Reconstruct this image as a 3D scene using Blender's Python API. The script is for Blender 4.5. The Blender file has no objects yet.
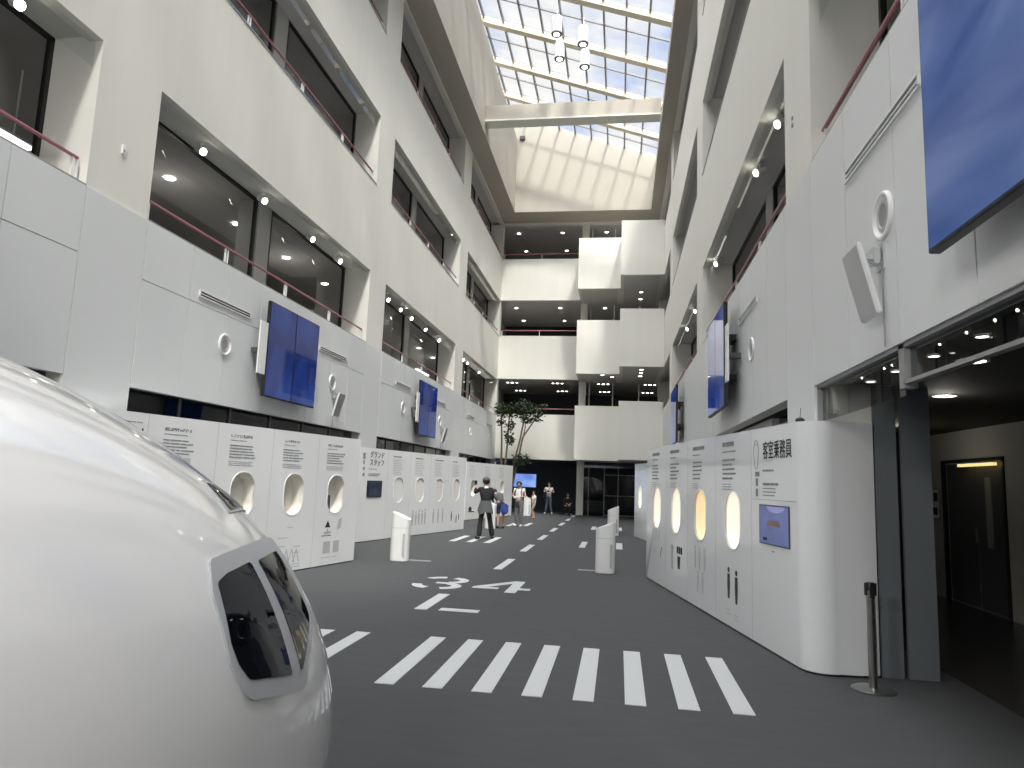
import bpy, bmesh, math, random
from mathutils import Vector, Matrix
random.seed(7)
S = bpy.context.scene
COL = S.collection
PI = math.pi
# ------------------------------------------------------------------ helpers
class MB:
    """collects shapes and links them as one mesh object"""
    def __init__(s): s.bm = bmesh.new()
    def box(s, x0, x1, y0, y1, z0, z1, bev=0):
        vs = [s.bm.verts.new((x, y, z)) for z in (z0, z1) for y in (y0, y1) for x in (x0, x1)]
        fs = [s.bm.faces.new([vs[i] for i in f]) for f in ((0,2,3,1),(4,5,7,6),(0,1,5,4),(2,6,7,3),(0,4,6,2),(1,3,7,5))]
        if bev:
            es = {e for f in fs for e in f.edges}
            bmesh.ops.bevel(s.bm, geom=list(es), offset=bev, segments=2, affect='EDGES')
        return s
    def prism(s, pts, fn):
        """pts: 2d outline; fn(a,b,k) -> 3d for k=0,1 (two caps)"""
        n = len(pts)
        A = [s.bm.verts.new(fn(a, b, 0)) for a, b in pts]; B = [s.bm.verts.new(fn(a, b, 1)) for a, b in pts]
        s.bm.faces.new(A); s.bm.faces.new(B[::-1])
        for i in range(n): s.bm.faces.new((A[i], B[i], B[(i+1) % n], A[(i+1) % n]))
        return s
    def quad(s, *p):
        s.bm.faces.new([s.bm.verts.new(q) for q in p]); return s
    def tube(s, pts, r, n=10, caps=True):
        """round bar through pts; r number or list"""
        pts = [Vector(p) for p in pts]; rs = r if isinstance(r, (list, tuple)) else [r]*len(pts)
        rings = []
        t0 = (pts[1]-pts[0]).normalized()
        up = Vector((0,0,1)) if abs(t0.z) < .9 else Vector((1,0,0))
        for i, p in enumerate(pts):
            t = (pts[min(i+1, len(pts)-1)]-pts[max(i-1, 0)]).normalized()
            a = t.cross(up).normalized(); b = a.cross(t)
            rings.append([s.bm.verts.new(p+rs[i]*(math.cos(2*PI*k/n)*a+math.sin(2*PI*k/n)*b)) for k in range(n)])
        for A, B in zip(rings, rings[1:]):
            for k in range(n): s.bm.faces.new((A[k], A[(k+1) % n], B[(k+1) % n], B[k]))
        if caps: s.bm.faces.new(rings[0][::-1]); s.bm.faces.new(rings[-1])
        return s
    def lathe(s, prof, n=24):
        """profile (x, radius) turned about the local x axis"""
        rings = [[s.bm.verts.new((x, r*math.cos(2*PI*k/n), r*math.sin(2*PI*k/n))) for k in range(n)] for x, r in prof]
        for A, B in zip(rings, rings[1:]):
            for k in range(n): s.bm.faces.new((A[k], A[(k+1) % n], B[(k+1) % n], B[k]))
        return s
    def ball(s, c, r, sc=(1,1,1), seg=12, rot=None):
        m = Matrix.Translation(c) @ (rot or Matrix()) @ Matrix.Diagonal((r*sc[0], r*sc[1], r*sc[2], 1))
        bmesh.ops.create_uvsphere(s.bm, u_segments=seg, v_segments=max(6, seg*2//3), radius=1, matrix=m); return s
    def build(s, name, mat, parent=None, loc=None, smooth=False, bevel=0):
        bmesh.ops.recalc_face_normals(s.bm, faces=s.bm.faces)
        me = bpy.data.meshes.new(name)
        s.bm.to_mesh(me); s.bm.free()
        me.materials.append(mat)
        if smooth:
            for p in me.polygons: p.use_smooth = True
        o = bpy.data.objects.new(name, me); COL.objects.link(o)
        if parent is not None: o.parent = parent
        if loc is not None: o.location = loc
        if smooth == 'angle':
            try: me.set_sharp_from_angle(angle=math.radians(35))
            except Exception: pass
        if bevel:
            b = o.modifiers.new('Bevel', 'BEVEL'); b.width = bevel; b.segments = 2; b.limit_method = 'ANGLE'
        return o
def tag(o, label=None, cat=None, group=None, kind=None):
    for k, v in (('label', label), ('category', cat), ('group', group), ('kind', kind)):
        if v: o[k] = v
    return o
def thing(name, label, cat, loc=(0,0,0), rz=0, group=None, kind=None):
    o = bpy.data.objects.new(name, None); COL.objects.link(o)
    o.location = loc; o.rotation_euler = (0, 0, rz); o.empty_display_size = .1
    return tag(o, label, cat, group, kind)
def dup(root, loc, rz=None, label=None, group=None):
    r = root.copy(); COL.objects.link(r); r.location = loc
    if rz is not None: r.rotation_euler = (0, 0, rz)
    if label: r['label'] = label
    if group: r['group'] = group
    for ch in list(root.children):
        c = ch.copy(); COL.objects.link(c); c.parent = r
        for g in list(ch.children):
            d = g.copy(); COL.objects.link(d); d.parent = c
    return r
# ------------------------------------------------------------------ materials
def mat(name, col, rough=.5, metal=0, spec=.5, coat=0, emit=None, es=1, bump=None, var=None):
    m = bpy.data.materials.new(name); m.use_nodes = True
    nt = m.node_tree; b = nt.nodes['Principled BSDF']
    b.inputs['Base Color'].default_value = (*col, 1); b.inputs['Roughness'].default_value = rough
    b.inputs['Metallic'].default_value = metal; b.inputs['Specular IOR Level'].default_value = spec
    b.inputs['Coat Weight'].default_value = coat; b.inputs['Coat Roughness'].default_value = .05
    if emit: b.inputs['Emission Color'].default_value = (*emit, 1); b.inputs['Emission Strength'].default_value = es
    if var or bump:
        tc = nt.nodes.new('ShaderNodeTexCoord'); mp = nt.nodes.new('ShaderNodeMapping')
        nt.links.new(tc.outputs['Object'], mp.inputs['Vector'])
        sc = (var or bump)[0]; mp.inputs['Scale'].default_value = sc if isinstance(sc, tuple) else (sc,)*3
        nz = nt.nodes.new('ShaderNodeTexNoise'); nz.inputs['Scale'].default_value = 1; nz.inputs['Detail'].default_value = 4
        nt.links.new(mp.outputs['Vector'], nz.inputs['Vector'])
        if var:
            mx = nt.nodes.new('ShaderNodeMix'); mx.data_type = 'RGBA'
            k = var[1]
            mx.inputs['A'].default_value = (*[c*(1-k) for c in col], 1); mx.inputs['B'].default_value = (*[min(1, c*(1+k)) for c in col], 1)
            nt.links.new(nz.outputs['Fac'], mx.inputs['Factor']); nt.links.new(mx.outputs['Result'], b.inputs['Base Color'])
        if bump:
            bp = nt.nodes.new('ShaderNodeBump'); bp.inputs['Strength'].default_value = bump[1]; bp.inputs['Distance'].default_value = .01
            nt.links.new(nz.outputs['Fac'], bp.inputs['Height']); nt.links.new(bp.outputs['Normal'], b.inputs['Normal'])
    return m
def glass(name, tint, ior=1.45, rough=0.0, minrefl=0.0):
    m = bpy.data.materials.new(name); m.use_nodes = True; nt = m.node_tree; nt.nodes.clear()
    out = nt.nodes.new('ShaderNodeOutputMaterial'); t = nt.nodes.new('ShaderNodeBsdfTransparent'); g = nt.nodes.new('ShaderNodeBsdfGlossy')
    lw = nt.nodes.new('ShaderNodeLayerWeight'); pw = nt.nodes.new('ShaderNodeMath'); pw.operation = 'POWER'; pw.inputs[1].default_value = 5
    ma = nt.nodes.new('ShaderNodeMath'); ma.operation = 'MULTIPLY_ADD'; ma.inputs[1].default_value = .9; ma.inputs[2].default_value = .045+minrefl; mx = nt.nodes.new('ShaderNodeMixShader')
    t.inputs['Color'].default_value = (*tint, 1); g.inputs['Roughness'].default_value = rough
    nt.links.new(lw.outputs['Facing'], pw.inputs[0]); nt.links.new(pw.outputs[0], ma.inputs[0]); nt.links.new(ma.outputs[0], mx.inputs[0])
    nt.links.new(t.outputs[0], mx.inputs[1]); nt.links.new(g.outputs[0], mx.inputs[2]); nt.links.new(mx.outputs[0], out.inputs['Surface'])
    return m
def screen_mat(name, c1, c2, scale, strength, rough=.12, dist=.5):
    m = mat(name, (.01,.01,.015), rough, spec=.5)
    nt = m.node_tree; b = nt.nodes['Principled BSDF']
    tc = nt.nodes.new('ShaderNodeTexCoord'); mp = nt.nodes.new('ShaderNodeMapping'); mp.inputs['Scale'].default_value = scale
    mp.inputs['Rotation'].default_value = (.6, 0, 0)
    nz = nt.nodes.new('ShaderNodeTexNoise'); nz.inputs['Detail'].default_value = 3; nz.inputs['Scale'].default_value = 1; nz.inputs['Distortion'].default_value = dist
    rp = nt.nodes.new('ShaderNodeValToRGB'); rp.color_ramp.elements[0].color = (*c1, 1); rp.color_ramp.elements[1].color = (*c2, 1)
    rp.color_ramp.elements[0].position = .38; rp.color_ramp.elements[1].position = .64
    for a, c in ((tc.outputs['Object'], mp.inputs['Vector']), (mp.outputs['Vector'], nz.inputs['Vector']), (nz.outputs['Fac'], rp.inputs['Fac']), (rp.outputs['Color'], b.inputs['Emission Color'])): nt.links.new(a, c)
    b.inputs['Emission Strength'].default_value = strength
    return m
M = dict(
 concrete=mat('concrete', (.76,.745,.685), .8, var=((3.2,3.2,.22), .045), spec=.3),
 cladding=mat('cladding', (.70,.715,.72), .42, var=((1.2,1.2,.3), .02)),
 upper=mat('upper_wall', (.45,.42,.36), .8, var=((2.5,2.5,.25), .03), spec=.3),
 carpet=mat('carpet', (.078,.08,.083), .95, var=((3.0,9,9), .10), bump=(60, .25), spec=.2),
 darkfloor=mat('dark_floor', (.025,.025,.027), .25),
 ceil=mat('ceiling_paint', (.60,.585,.57), .85),
 darkceil=mat('dark_ceiling', (.012,.012,.013), .8),
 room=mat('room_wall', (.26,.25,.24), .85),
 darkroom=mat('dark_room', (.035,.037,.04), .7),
 beige=mat('beige_wall', (.50,.49,.46), .8),
 white=mat('white_paint', (.82,.82,.81), .45),
 panel=mat('display_white', (.80,.81,.815), .32, spec=.45),
 gloss=mat('gloss_white', (.86,.87,.88), .12, coat=.4),
 nose=mat('fuselage_white', (.86,.85,.845), .10, coat=1.0, bump=((1.1,1.1,1.1), .06)),
 frame=mat('cockpit_frame', (.47,.485,.50), .4),
 black=mat('black_frame', (.012,.012,.012), .4),
 ink=mat('ink', (.03,.03,.03), .7), grey_ink=mat('grey_ink', (.26,.27,.28), .7), pale_ink=mat('pale_ink', (.48,.49,.50), .7),
 rail=mat('pink_rail', (.40,.17,.20), .35, metal=.2),
 steel=mat('steel', (.42,.42,.40), .28, metal=1), alu=mat('aluminium', (.62,.63,.64), .35, metal=.8),
 grey=mat('grey_paint', (.30,.30,.30), .5), column=mat('column_grey', (.45,.45,.44), .6), dgrey=mat('dark_grey', (.08,.08,.085), .5),
 partition=mat('partition_grey', (.155,.17,.185), .5),
 cream=mat('cream_beam', (.62,.57,.45), .5), mull=mat('mullion', (.20,.195,.19), .5),
 niche=mat('niche_cream', (.80,.77,.71), .6),
 lightbox=mat('lit_niche', (.8,.78,.7), .5, emit=(1.0,.92,.76), es=.52),
 lightbox_warm=mat('lit_niche_warm', (.8,.7,.5), .5, emit=(1.0,.80,.50), es=.46),
 lens=mat('lamp_lens', (1,1,1), .5, emit=(1,.95,.86), es=14), spotlens=mat('spot_lens', (1,1,1), .5, emit=(1,.94,.82), es=26), tubelight=mat('fluorescent', (1,1,1), .5, emit=(1,1,1), es=3),
 yellow=mat('yellow_light', (1,1,1), .5, emit=(1,.80,.30), es=1.1),
 mark=mat('floor_marking', (.54,.55,.555), .8, var=((30,30,30), .04)),
 wg=glass('window_glass', (.80,.81,.81)), sg=glass('smoke_glass', (.86,.90,.89)), rg=glass('roof_glass', (.95,.97,1.0)), dg=glass('dark_glass', (.25,.26,.28)),
 fg=glass('front_glass', (.55,.58,.60)),
 cock=mat('cockpit_glass', (.004,.005,.008), .03, spec=.6),
 screen=screen_mat('blue_screen', (.006,.018,.12), (.016,.05,.24), (2.0,2.0,1.2), 1.0, rough=.04),
 bigscreen=screen_mat('sky_screen', (.028,.075,.25), (.105,.165,.36), (1.0,.55,1.9), .95, dist=.9),
 farscreen=screen_mat('far_screen', (.16,.28,.80), (.34,.50,1.0), (1.5,1.5,3), 1.0),
 smallscreen=screen_mat('small_screen', (.055,.075,.22), (.085,.115,.30), (2,2,2), 1.0), darkscreen=screen_mat('dark_screen', (.004,.006,.014), (.02,.03,.055), (9,9,3), 1.0),
 brown=mat('picture_brown', (.10,.06,.05), .5, emit=(.10,.06,.05), es=1), paleblue=mat('picture_pale', (.2,.2,.3), .5, emit=(.16,.17,.36), es=1),
 leaf=mat('leaf', (.035,.07,.022), .55, var=(6, .4)), bark=mat('bark', (.16,.12,.085), .8),
 skin=mat('skin', (.52,.33,.24), .6), hair=mat('hair', (.012,.010,.009), .5),
 cblack=mat('black_cloth', (.014,.014,.016), .85), cgrey=mat('grey_cloth', (.085,.09,.095), .85), cwhite=mat('white_cloth', (.78,.78,.78), .85), cjean=mat('jean_cloth', (.09,.115,.16), .85),
 cnavy=mat('navy_cloth', (.018,.024,.055), .85), cblue=mat('blue_bag', (.03,.07,.30), .6), cbeige=mat('beige_cloth', (.34,.27,.20), .85), cstone=mat('stone_cloth', (.16,.165,.165), .85), cred=mat('red_cloth', (.10,.03,.035), .8),
)
# ------------------------------------------------------------------ dimensions (metres, camera above origin, hall along +Y)
XL, XR, YF = -6.25, 1.85, 35.0
BAYS = [(-10.70,-2.47), (-1.32,6.95), (8.05,16.23), (17.42,25.60), (26.92,YF)]
LEV = [(4.83,6.68), (8.95,10.82), (13.10,15.0)]
ZS = 15.08; XLI, XRI, YFI = -5.45, 1.35, 33.5
def roofz(x): return 18.0+(1.3-x)*.3407
YB = -11.0
# ------------------------------------------------------------------ floor and markings
fl = MB().box(-11.5, 8, YB, 42, -.2, 0).build('floor', M['carpet']); tag(fl, kind='structure')
MB().box(3.0, 5.19, -6, 13.35, .001, .006).build('floor_finish', M['darkfloor'], fl)
def mark(x0, x1, y0, y1, label, group=None, name='crosswalk_stripe'):
    o = MB().box(-(x1-x0)/2, (x1-x0)/2, 0, y1-y0, 0, .004).build(name, M['mark'], loc=((x0+x1)/2, y0, 0)); tag(o, label, 'floor marking', group); return o
ords = ['first','second','third','fourth','fifth','sixth','seventh','eighth']
for i in range(8):
    x = -1.85+.3845*i
    mark(x, x+.155, 5.47, 7.15, 'white crosswalk stripe on dark carpet, %s from the left of the nearest eight' % ords[i], 'stripes of the near crosswalk')
mark(-2.63,-2.48,5.47,7.13, 'white crosswalk stripe showing beside the aircraft nose, before the near eight', 'stripes of the near crosswalk')
mark(-3.01,-2.86,5.47,7.12, 'white crosswalk stripe mostly hidden behind the aircraft nose, only its tip showing', 'stripes of the near crosswalk')
dl = ['just beyond the painted digit three','second beyond the digit three','third beyond the digit three','fourth beyond the digit three','fifth beyond the digit three','sixth beyond the digit three','last one, beside the pale entrance pillar']
for i in range(7):
    y = 12.74+3.43*i
    mark(-2.21, -2.06, y, y+1.75, 'white centre line dash, '+dl[i], 'centre line dashes', 'centre_line_dash')
mark(-2.44,-2.285,8.54,9.74,'wide white dash between the near crosswalk and the digit three', name='lead_in_dash')
mark(-2.14,-1.655,8.55,8.72,'short white bar lying crosswise below the digit four', name='cross_bar')
for k, (x, lb) in enumerate(((-4.27,'left of the three at the woman in black trousers'), (-3.82,'middle one at the black trousered woman\'s feet'), (-3.37,'right of the three at the woman in black trousers'))):
    mark(x, x+.165, 17.8, 19.68, 'white crosswalk stripe, '+lb, 'stripes of the middle crosswalk')
mark(-.96,-.81,17.88,19.63,'white crosswalk stripe left of the nearer right-hand pedestal','stripes of the middle crosswalk')
mark(-.04,.12,17.95,19.76,'white crosswalk stripe right of the nearer right-hand pedestal','stripes of the middle crosswalk')
mark(-3.91,-3.74,24.75,26.65,'white crosswalk stripe left of the man with the backpack','stripes of the far crosswalk')
mark(-3.36,-3.2,25.2,26.95,'white crosswalk stripe right of the man with the backpack','stripes of the far crosswalk')
mark(-.94,-.78,24.88,26.65,'white crosswalk stripe left of the farther right-hand pedestal','stripes of the far crosswalk')
mark(-.01,.14,25.0,26.75,'white crosswalk stripe right of the farther right-hand pedestal','stripes of the far crosswalk')
def numeral(polys, name, label, x0):
    m = MB()
    for p in polys: m.prism([(a-x0, b-10.15) for a, b in p], lambda a, b, k: (a, b, .004*k))
    tag(m.build(name, M['mark'], loc=(x0, 10.15, 0)), label, 'floor marking')
def arc(cx, cy, rx, ry, a0, a1, wx, wy, n=12):
    o = [(cx+rx*math.cos(math.radians(a0+(a1-a0)*i/n)), cy+ry*math.sin(math.radians(a0+(a1-a0)*i/n))) for i in range(n+1)]
    i_ = [(cx+(rx-wx)*math.cos(math.radians(a0+(a1-a0)*i/n)), cy+(ry-wy)*math.sin(math.radians(a0+(a1-a0)*i/n))) for i in range(n, -1, -1)]
    return o+i_
numeral([arc(-2.66,11.05,.36,.35,100,160,.14,.15), arc(-2.66,11.05,.36,.34,-68,70,.14,.15), [(-2.74,10.69),(-2.5,10.66),(-2.5,10.80),(-2.74,10.81)], arc(-2.66,10.47,.37,.33,-70,60,.15,.15), arc(-2.70,10.53,.35,.38,180,255,.15,.17)], 'painted_digit_three', 'white stencilled numeral three on the carpet, left of the pair', -2.66)
numeral([[(-1.60,11.36),(-1.44,11.36),(-1.44,10.66),(-1.27,10.66),(-1.27,10.50),(-1.44,10.50),(-1.44,10.2),(-1.60,10.2),(-1.60,11.08),(-1.93,10.62),(-1.74,10.62),(-1.74,10.47),(-2.13,10.47),(-2.13,10.60)]], 'painted_digit_four', 'white stencilled numeral four on the carpet, right of the pair', -1.7)
for x0, x1, lb in ((-3.98,-3.54,'thin grey floor sticker beside the left white pedestal'), (-.72,-.38,'thin grey floor sticker left of the nearest right pedestal')):
    tag(MB().box(-(x1-x0)/2, (x1-x0)/2, 0, .16, 0, .003).build('floor_sticker', M['grey_ink'], loc=((x0+x1)/2, 13.28, 0)), lb, 'floor marking')
# ------------------------------------------------------------------ side walls with openings
class Side:
    def __init__(s, x, sg): s.x, s.sg = x, sg             # sg: direction from the wall face away from the hall
    def X(s, d): return s.x+s.sg*d
    def box(s, m, d0, d1, y0, y1, z0, z1): m.box(min(s.X(d0), s.X(d1)), max(s.X(d0), s.X(d1)), y0, y1, z0, z1); return m
Lf, Rt = Side(XL, -1), Side(XR, 1)
win_n = [0]
def opening_window(sd, y0, y1, z0, z1, name_mat='wg'):
    win_n[0] += 1
    w = thing('window_%d' % win_n[0], None, None, (0,0,0), kind='structure')
    f = MB(); d = .67; ym = (y0+y1)/2
    for a in (y0, ym-.32, ym+.27, y1-.06): sd.box(f, d, d+.06, a, a+.06, z0-.8, z1+.07)
    for z in (z1+.02,): sd.box(f, d, d+.06, y0, y1, z, z+.06)
    f.build('frame', M['black'], w)
    g = MB()
    for a, b in ((y0+.06, ym-.32), (ym+.33, y1-.06)): g.quad((sd.X(d+.03), a, z0-.8), (sd.X(d+.03), b, z0-.8), (sd.X(d+.03), b, z1+.02), (sd.X(d+.03), a, z1+.02))
    g.build('pane', M[name_mat], w)
    c = MB(); sd.box(c, d-.02, d+.4, ym-.24, ym+.24, z0-.8, z1+.07); c.build('column', M['column'], w)
    return w
for sd, nm in ((Lf, 'wall_left'), (Rt, 'wall_right')):
    m = MB()
    ys = [b for bay in BAYS for b in bay]
    # pillars between the bays, reveals as deep as the recess
    pil = [(YB, BAYS[0][0])]+[(BAYS[i][1], BAYS[i+1][0]) for i in range(len(BAYS)-1)]
    for a, b in pil: sd.box(m, 0, .67, a, b, 0, ZS)
    if sd is Lf: sd.box(m, 0.0, .67, YF, YF+.4, 0, ZS)
    else: sd.box(m, 0.0, .67, YF, YF+.4, 0, ZS)
    for y0, y1 in BAYS:
        zz = [2.62]+[v for l in LEV for v in l]
        for lo, hi in ((2.62,4.83), (6.68,8.95), (10.82,13.10)): sd.box(m, 0, .2, y0, y1, lo, hi)
        sd.box(m, 0, .2, y0, y1, 15.0, ZS)
    w = m.build(nm, M['concrete']); tag(w, kind='structure')
    # parapet caps and soffits
    c = MB()
    for y0, y1 in BAYS:
        for z in (4.83, 8.95, 13.10): sd.box(c, -.012, .22, y0, y1, z, z+.025)
    c.build('parapet_cap', M['grey'], w)
    c = MB()
    for y0, y1 in BAYS:
        for z in (6.75, 10.89, 15.07): sd.box(c, .2, .67, y0, y1, z, z+.1)
    c.build('soffit', M['ceil'], w)
    # pale metal cladding of the lower wall, panel by panel with open joints
    c = MB()
    for (a, b), bay in zip(pil, [True]*9): sd.box(c, -.02, 0, a+.006, b-.006, (2.62 if False else 0.0), 4.83)
    for y0, y1 in BAYS:
        n = 8; p = (y1-y0)/n
        for i in range(n):
            for z0, z1 in (((2.60,4.02), (4.035,4.83)) if sd is Lf else ((2.60,4.83),)): sd.box(c, -.02, 0, y0+p*i+(.006 if i else .012), y0+p*(i+1)-.006, z0, z1)
    c.build('cladding', M['cladding'], w)
    # floor slabs / ceilings of the upper storeys
    c = MB()
    for z0, z1 in ((6.80,7.95), (10.95,12.1), (15.1,15.6)): sd.box(c, .67, 6, YB, 41.5, z0, z1)
    c.build('ceiling_slab', M['ceil'], w)
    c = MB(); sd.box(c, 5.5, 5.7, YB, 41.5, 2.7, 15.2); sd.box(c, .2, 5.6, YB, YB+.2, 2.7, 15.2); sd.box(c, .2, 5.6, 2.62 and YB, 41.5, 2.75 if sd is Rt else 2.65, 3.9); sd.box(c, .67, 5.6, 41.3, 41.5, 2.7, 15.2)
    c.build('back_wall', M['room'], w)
    for y0, y1 in BAYS[1:]:
        for z0, z1 in LEV: opening_window(sd, y0, y1, z0, z1)
    # glass smoke barrier hanging below every lintel
    for i, (y0, y1) in enumerate(BAYS[1:]):
        for z0, z1 in LEV[:2]:
            g = MB(); g.quad((sd.X(.1),y0+.01,z1-.34),(sd.X(.1),y1-.01,z1-.34),(sd.X(.1),y1-.01,z1),(sd.X(.1),y0+.01,z1)); g.build('smoke_barrier', M['sg'], w)
# ground level behind the left display walls: dark glazing
m = MB()
for y0, y1 in BAYS: m.box(XL-.36, XL-.3, y0, y1, 0, 2.62)
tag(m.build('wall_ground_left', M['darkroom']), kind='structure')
win_n[0] += 1
w = thing('window_%d' % win_n[0], None, None, kind='structure')
for y0, y1 in BAYS[1:]:
    g = MB(); g.quad((XL-.2,y0,0),(XL-.2,y1,0),(XL-.2,y1,2.62),(XL-.2,y0,2.62)); g.build('pane', M['dg'], w)
    f = MB()
    for i in range(1, 6): f.box(XL-.22, XL-.18, y0+(y1-y0)*i/6-.03, y0+(y1-y0)*i/6+.03, 0, 2.62)
    f.build('frame', M['dgrey'], w)
# ground level right: recessed white wall with a dark window, then the open side room
m = MB()
m.box(XR+.30, XR+.5, 10.4, 41, 0, 2.75); m.box(XR+.30, XR+.5, 8.05, 10.4, 0, 1.9)
tag(m.build('wall_ground_right', M['white']), kind='structure')
win_n[0] += 1; w = thing('window_%d' % win_n[0], None, None, kind='structure')
MB().quad((XR+.4,8.05,1.9),(XR+.4,10.4,1.9),(XR+.4,10.4,2.7),(XR+.4,8.05,2.7)).build('pane', M['dg'], w)
MB().box(XR+.36, XR+.42, 8.05, 10.4, 2.48, 2.52).build('frame', M['grey'], w)
# side room
m = MB(); m.box(5.2, 5.4, -6, 12.32-1.78, 0, 2.75); m.box(5.2, 5.4, 12.33, 13.6, 0, 2.75); m.box(5.2, 5.4, 10.53, 12.34, 2.13, 2.75)
tag(m.build('wall_side_room', M['beige']), kind='structure')
tag(MB().box(2.53, 5.2, 13.4, 13.6, 0, 2.75).build('wall_side_room_end', M['darkroom']), kind='structure')
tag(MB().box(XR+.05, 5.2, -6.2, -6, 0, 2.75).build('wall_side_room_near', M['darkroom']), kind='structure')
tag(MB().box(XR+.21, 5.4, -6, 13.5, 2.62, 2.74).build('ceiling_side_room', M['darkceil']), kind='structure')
d = thing('door_1', None, None, (5.2, 10.54, 0), kind='structure')
MB().box(.05, .09, 0, .86, .01, 2.12).box(.05, .09, .88, 1.78, .01, 2.12).build('door_leaf', M['dgrey'], d)
MB().box(.035, .05, .42, .58, .9, 1.9).build('glass_strip', M['grey'], d)
MB().tube([(.0,.80,.95),(.0,.80,1.15)], .015).build('door_handle', M['steel'], d)
MB().box(-.02, .04, -.05, 0, 0, 2.18).box(-.02, .04, 1.78, 1.83, 0, 2.18).box(-.02, .04, -.05, 1.83, 2.13, 2.18).build('frame', M['black'], d)
o = MB().box(-.03, .03, 0, 1.02, -.02, .02).build('strip_light', M['yellow'], loc=(5.14, 10.62, 2.08)); tag(o, 'thin yellow strip light over the dark side room door', 'light')
o = thing('wall_notice', 'framed notice on the side room wall left of the dark door', 'notice', (5.19, 12.45, 1.22))
MB().box(-.02, 0, 0, .32, 0, .52).build('frame', M['grey'], o); MB().box(-.022, -.02, .03, .29, .03, .49).build('sheet', M['white'], o)
MB().box(-.024, -.022, .05, .2, .3, .44).build('printed_graphic', M['ink'], o); MB().box(-.024, -.022, .07, .26, .08, .2).build('printed_graphic', M['ink'], o)
# transom over the side room opening
win_n[0] += 1; w = thing('window_%d' % win_n[0], None, None, kind='structure')
f = MB()
f.box(XR, XR+.08, -1.3, 6.95, 2.57, 2.62); f.box(XR, XR+.05, -1.3, 4.90, 2.325, 2.35); f.box(XR, XR+.05, 6.91, 6.95, 2.0, 2.6)
f.box(XR, XR+.08, 4.88, 4.97, 2.30, 2.6)
f.build('frame', M['grey'], w)
MB().quad((XR+.04,-1.3,2.35),(XR+.04,4.88,2.35),(XR+.04,4.88,2.6),(XR+.04,-1.3,2.6)).build('pane', M['fg'], w)
MB().quad((XR+.04,4.98,2.26),(XR+.04,6.95,2.26),(XR+.04,6.95,2.6),(XR+.04,4.98,2.6)).build('pane', M['fg'], w)
# grey partition boards beside the round end of the right display wall
o = thing('partition_board', 'broad grey upright board at the edge of the dark side room', 'partition', (2.555, 6.88, 0))
MB().box(0, .25, 0, .05, 0, 2.60, .004).build('board', M['partition'], o); MB().box(.02, .23, .01, .04, 2.60, 2.615).build('top_rail', M['grey'], o)
o = thing('partition_board', 'narrow grey upright board tucked behind the round white display end', 'partition', (2.32, 6.85, 0))
MB().box(0, .19, .02, .07, 0, 2.60, .004).build('board', M['partition'], o)
# ------------------------------------------------------------------ far wall
m = MB()
for z0, z1 in ((2.68,4.95), (6.75,9.0), (10.88,13.10)): m.box(XL-.6, -2.05, YF, YF+.25, z0, z1)
m.box(XL-.6, XR+.6, YF, YF+.3, 15.0, 15.2)
m.box(-2.1, -1.75, 35.5, 35.85, 0, 15.1)
fw = m.build('wall_far', M['concrete']); tag(fw, kind='structure')
for nm, (x0, x1, y) in (('middle_balcony', (-2.09,-.06,32.6)), ('right_balcony', (-.06,1.845,30.4))):
    m = MB()
    for z0, z1 in ((2.65,5.18), (6.70,9.28), (10.82,13.34)):
        m.box(x0, x1, y, y+.2, z0, z1); m.box(x0, x0+.15, y+.2, YF+.5, z0, z1); m.box(x1-.15, x1, y+.2, YF+.5, z0, z1)
    m.build(nm, M['concrete'], fw)
    m = MB()
    for z0 in (2.65, 6.70, 10.82): m.box(x0+.15, x1-.15, y+.2, YF+.6, z0+.01, z0+.5)
    m.build('balcony_soffit', M['ceil'], fw)
m = MB()
for z0, z1 in ((6.75,7.9), (10.88,12.0), (15.1,15.6)): m.box(XL-1, XR+1, YF+.42, 41.5, z0, z1); m.box(XL, XR, YF+.25, YF+.42, z0, z1)
m.build('ceiling_slab', M['ceil'], fw)
m = MB(); m.box(XL-1, XR+1, 41.2, 41.4, 0, 15.3); m.box(XL, XR, YF+.25, 41.5, 2.7, 3.6); m.build('back_wall', M['darkroom'], fw)
m = MB()
for z1 in (6.72, 10.85, 15.05):
    for x in (-1.62, -.42, .9): m.box(x, x+.06, 36, 36.06, z1-1.9, z1)
m2 = MB()
for xa, xb in ((XL-.9, XL-.7), (XR+.7, XR+.9)): m2.box(xa, xb, YF+.4, 41.3, 2.7, 15.2)
m2.build('side_wall', M['ceil'], fw)
m.build('glazing_bar', M['white'], fw)
# entrance below
win_n[0] += 1; w = thing('window_%d' % win_n[0], None, None, kind='structure')
f = MB()
for x in (-1.78, -1.5, -.72, -.03, .86, 1.4): f.box(x-.02, x+.02, 35.58, 35.64, 0, 2.68)
for z in (2.04, .05): f.box(-.72, 1.6, 35.58, 35.64, z-.02, z+.02)
f.box(-.72, 1.6, 35.58, 35.64, 1.0, 1.03)
f.build('frame', M['grey'], w)
MB().quad((-1.78,35.61,0),(1.8,35.61,0),(1.8,35.61,2.68),(-1.78,35.61,2.68)).build('pane', M['dg'], w)
MB().box(-1.75, 1.8, 35.56, 35.6, 2.38, 2.66).build('blue_film', mat('blue_film', (.03,.045,.10), .2), w)
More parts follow.
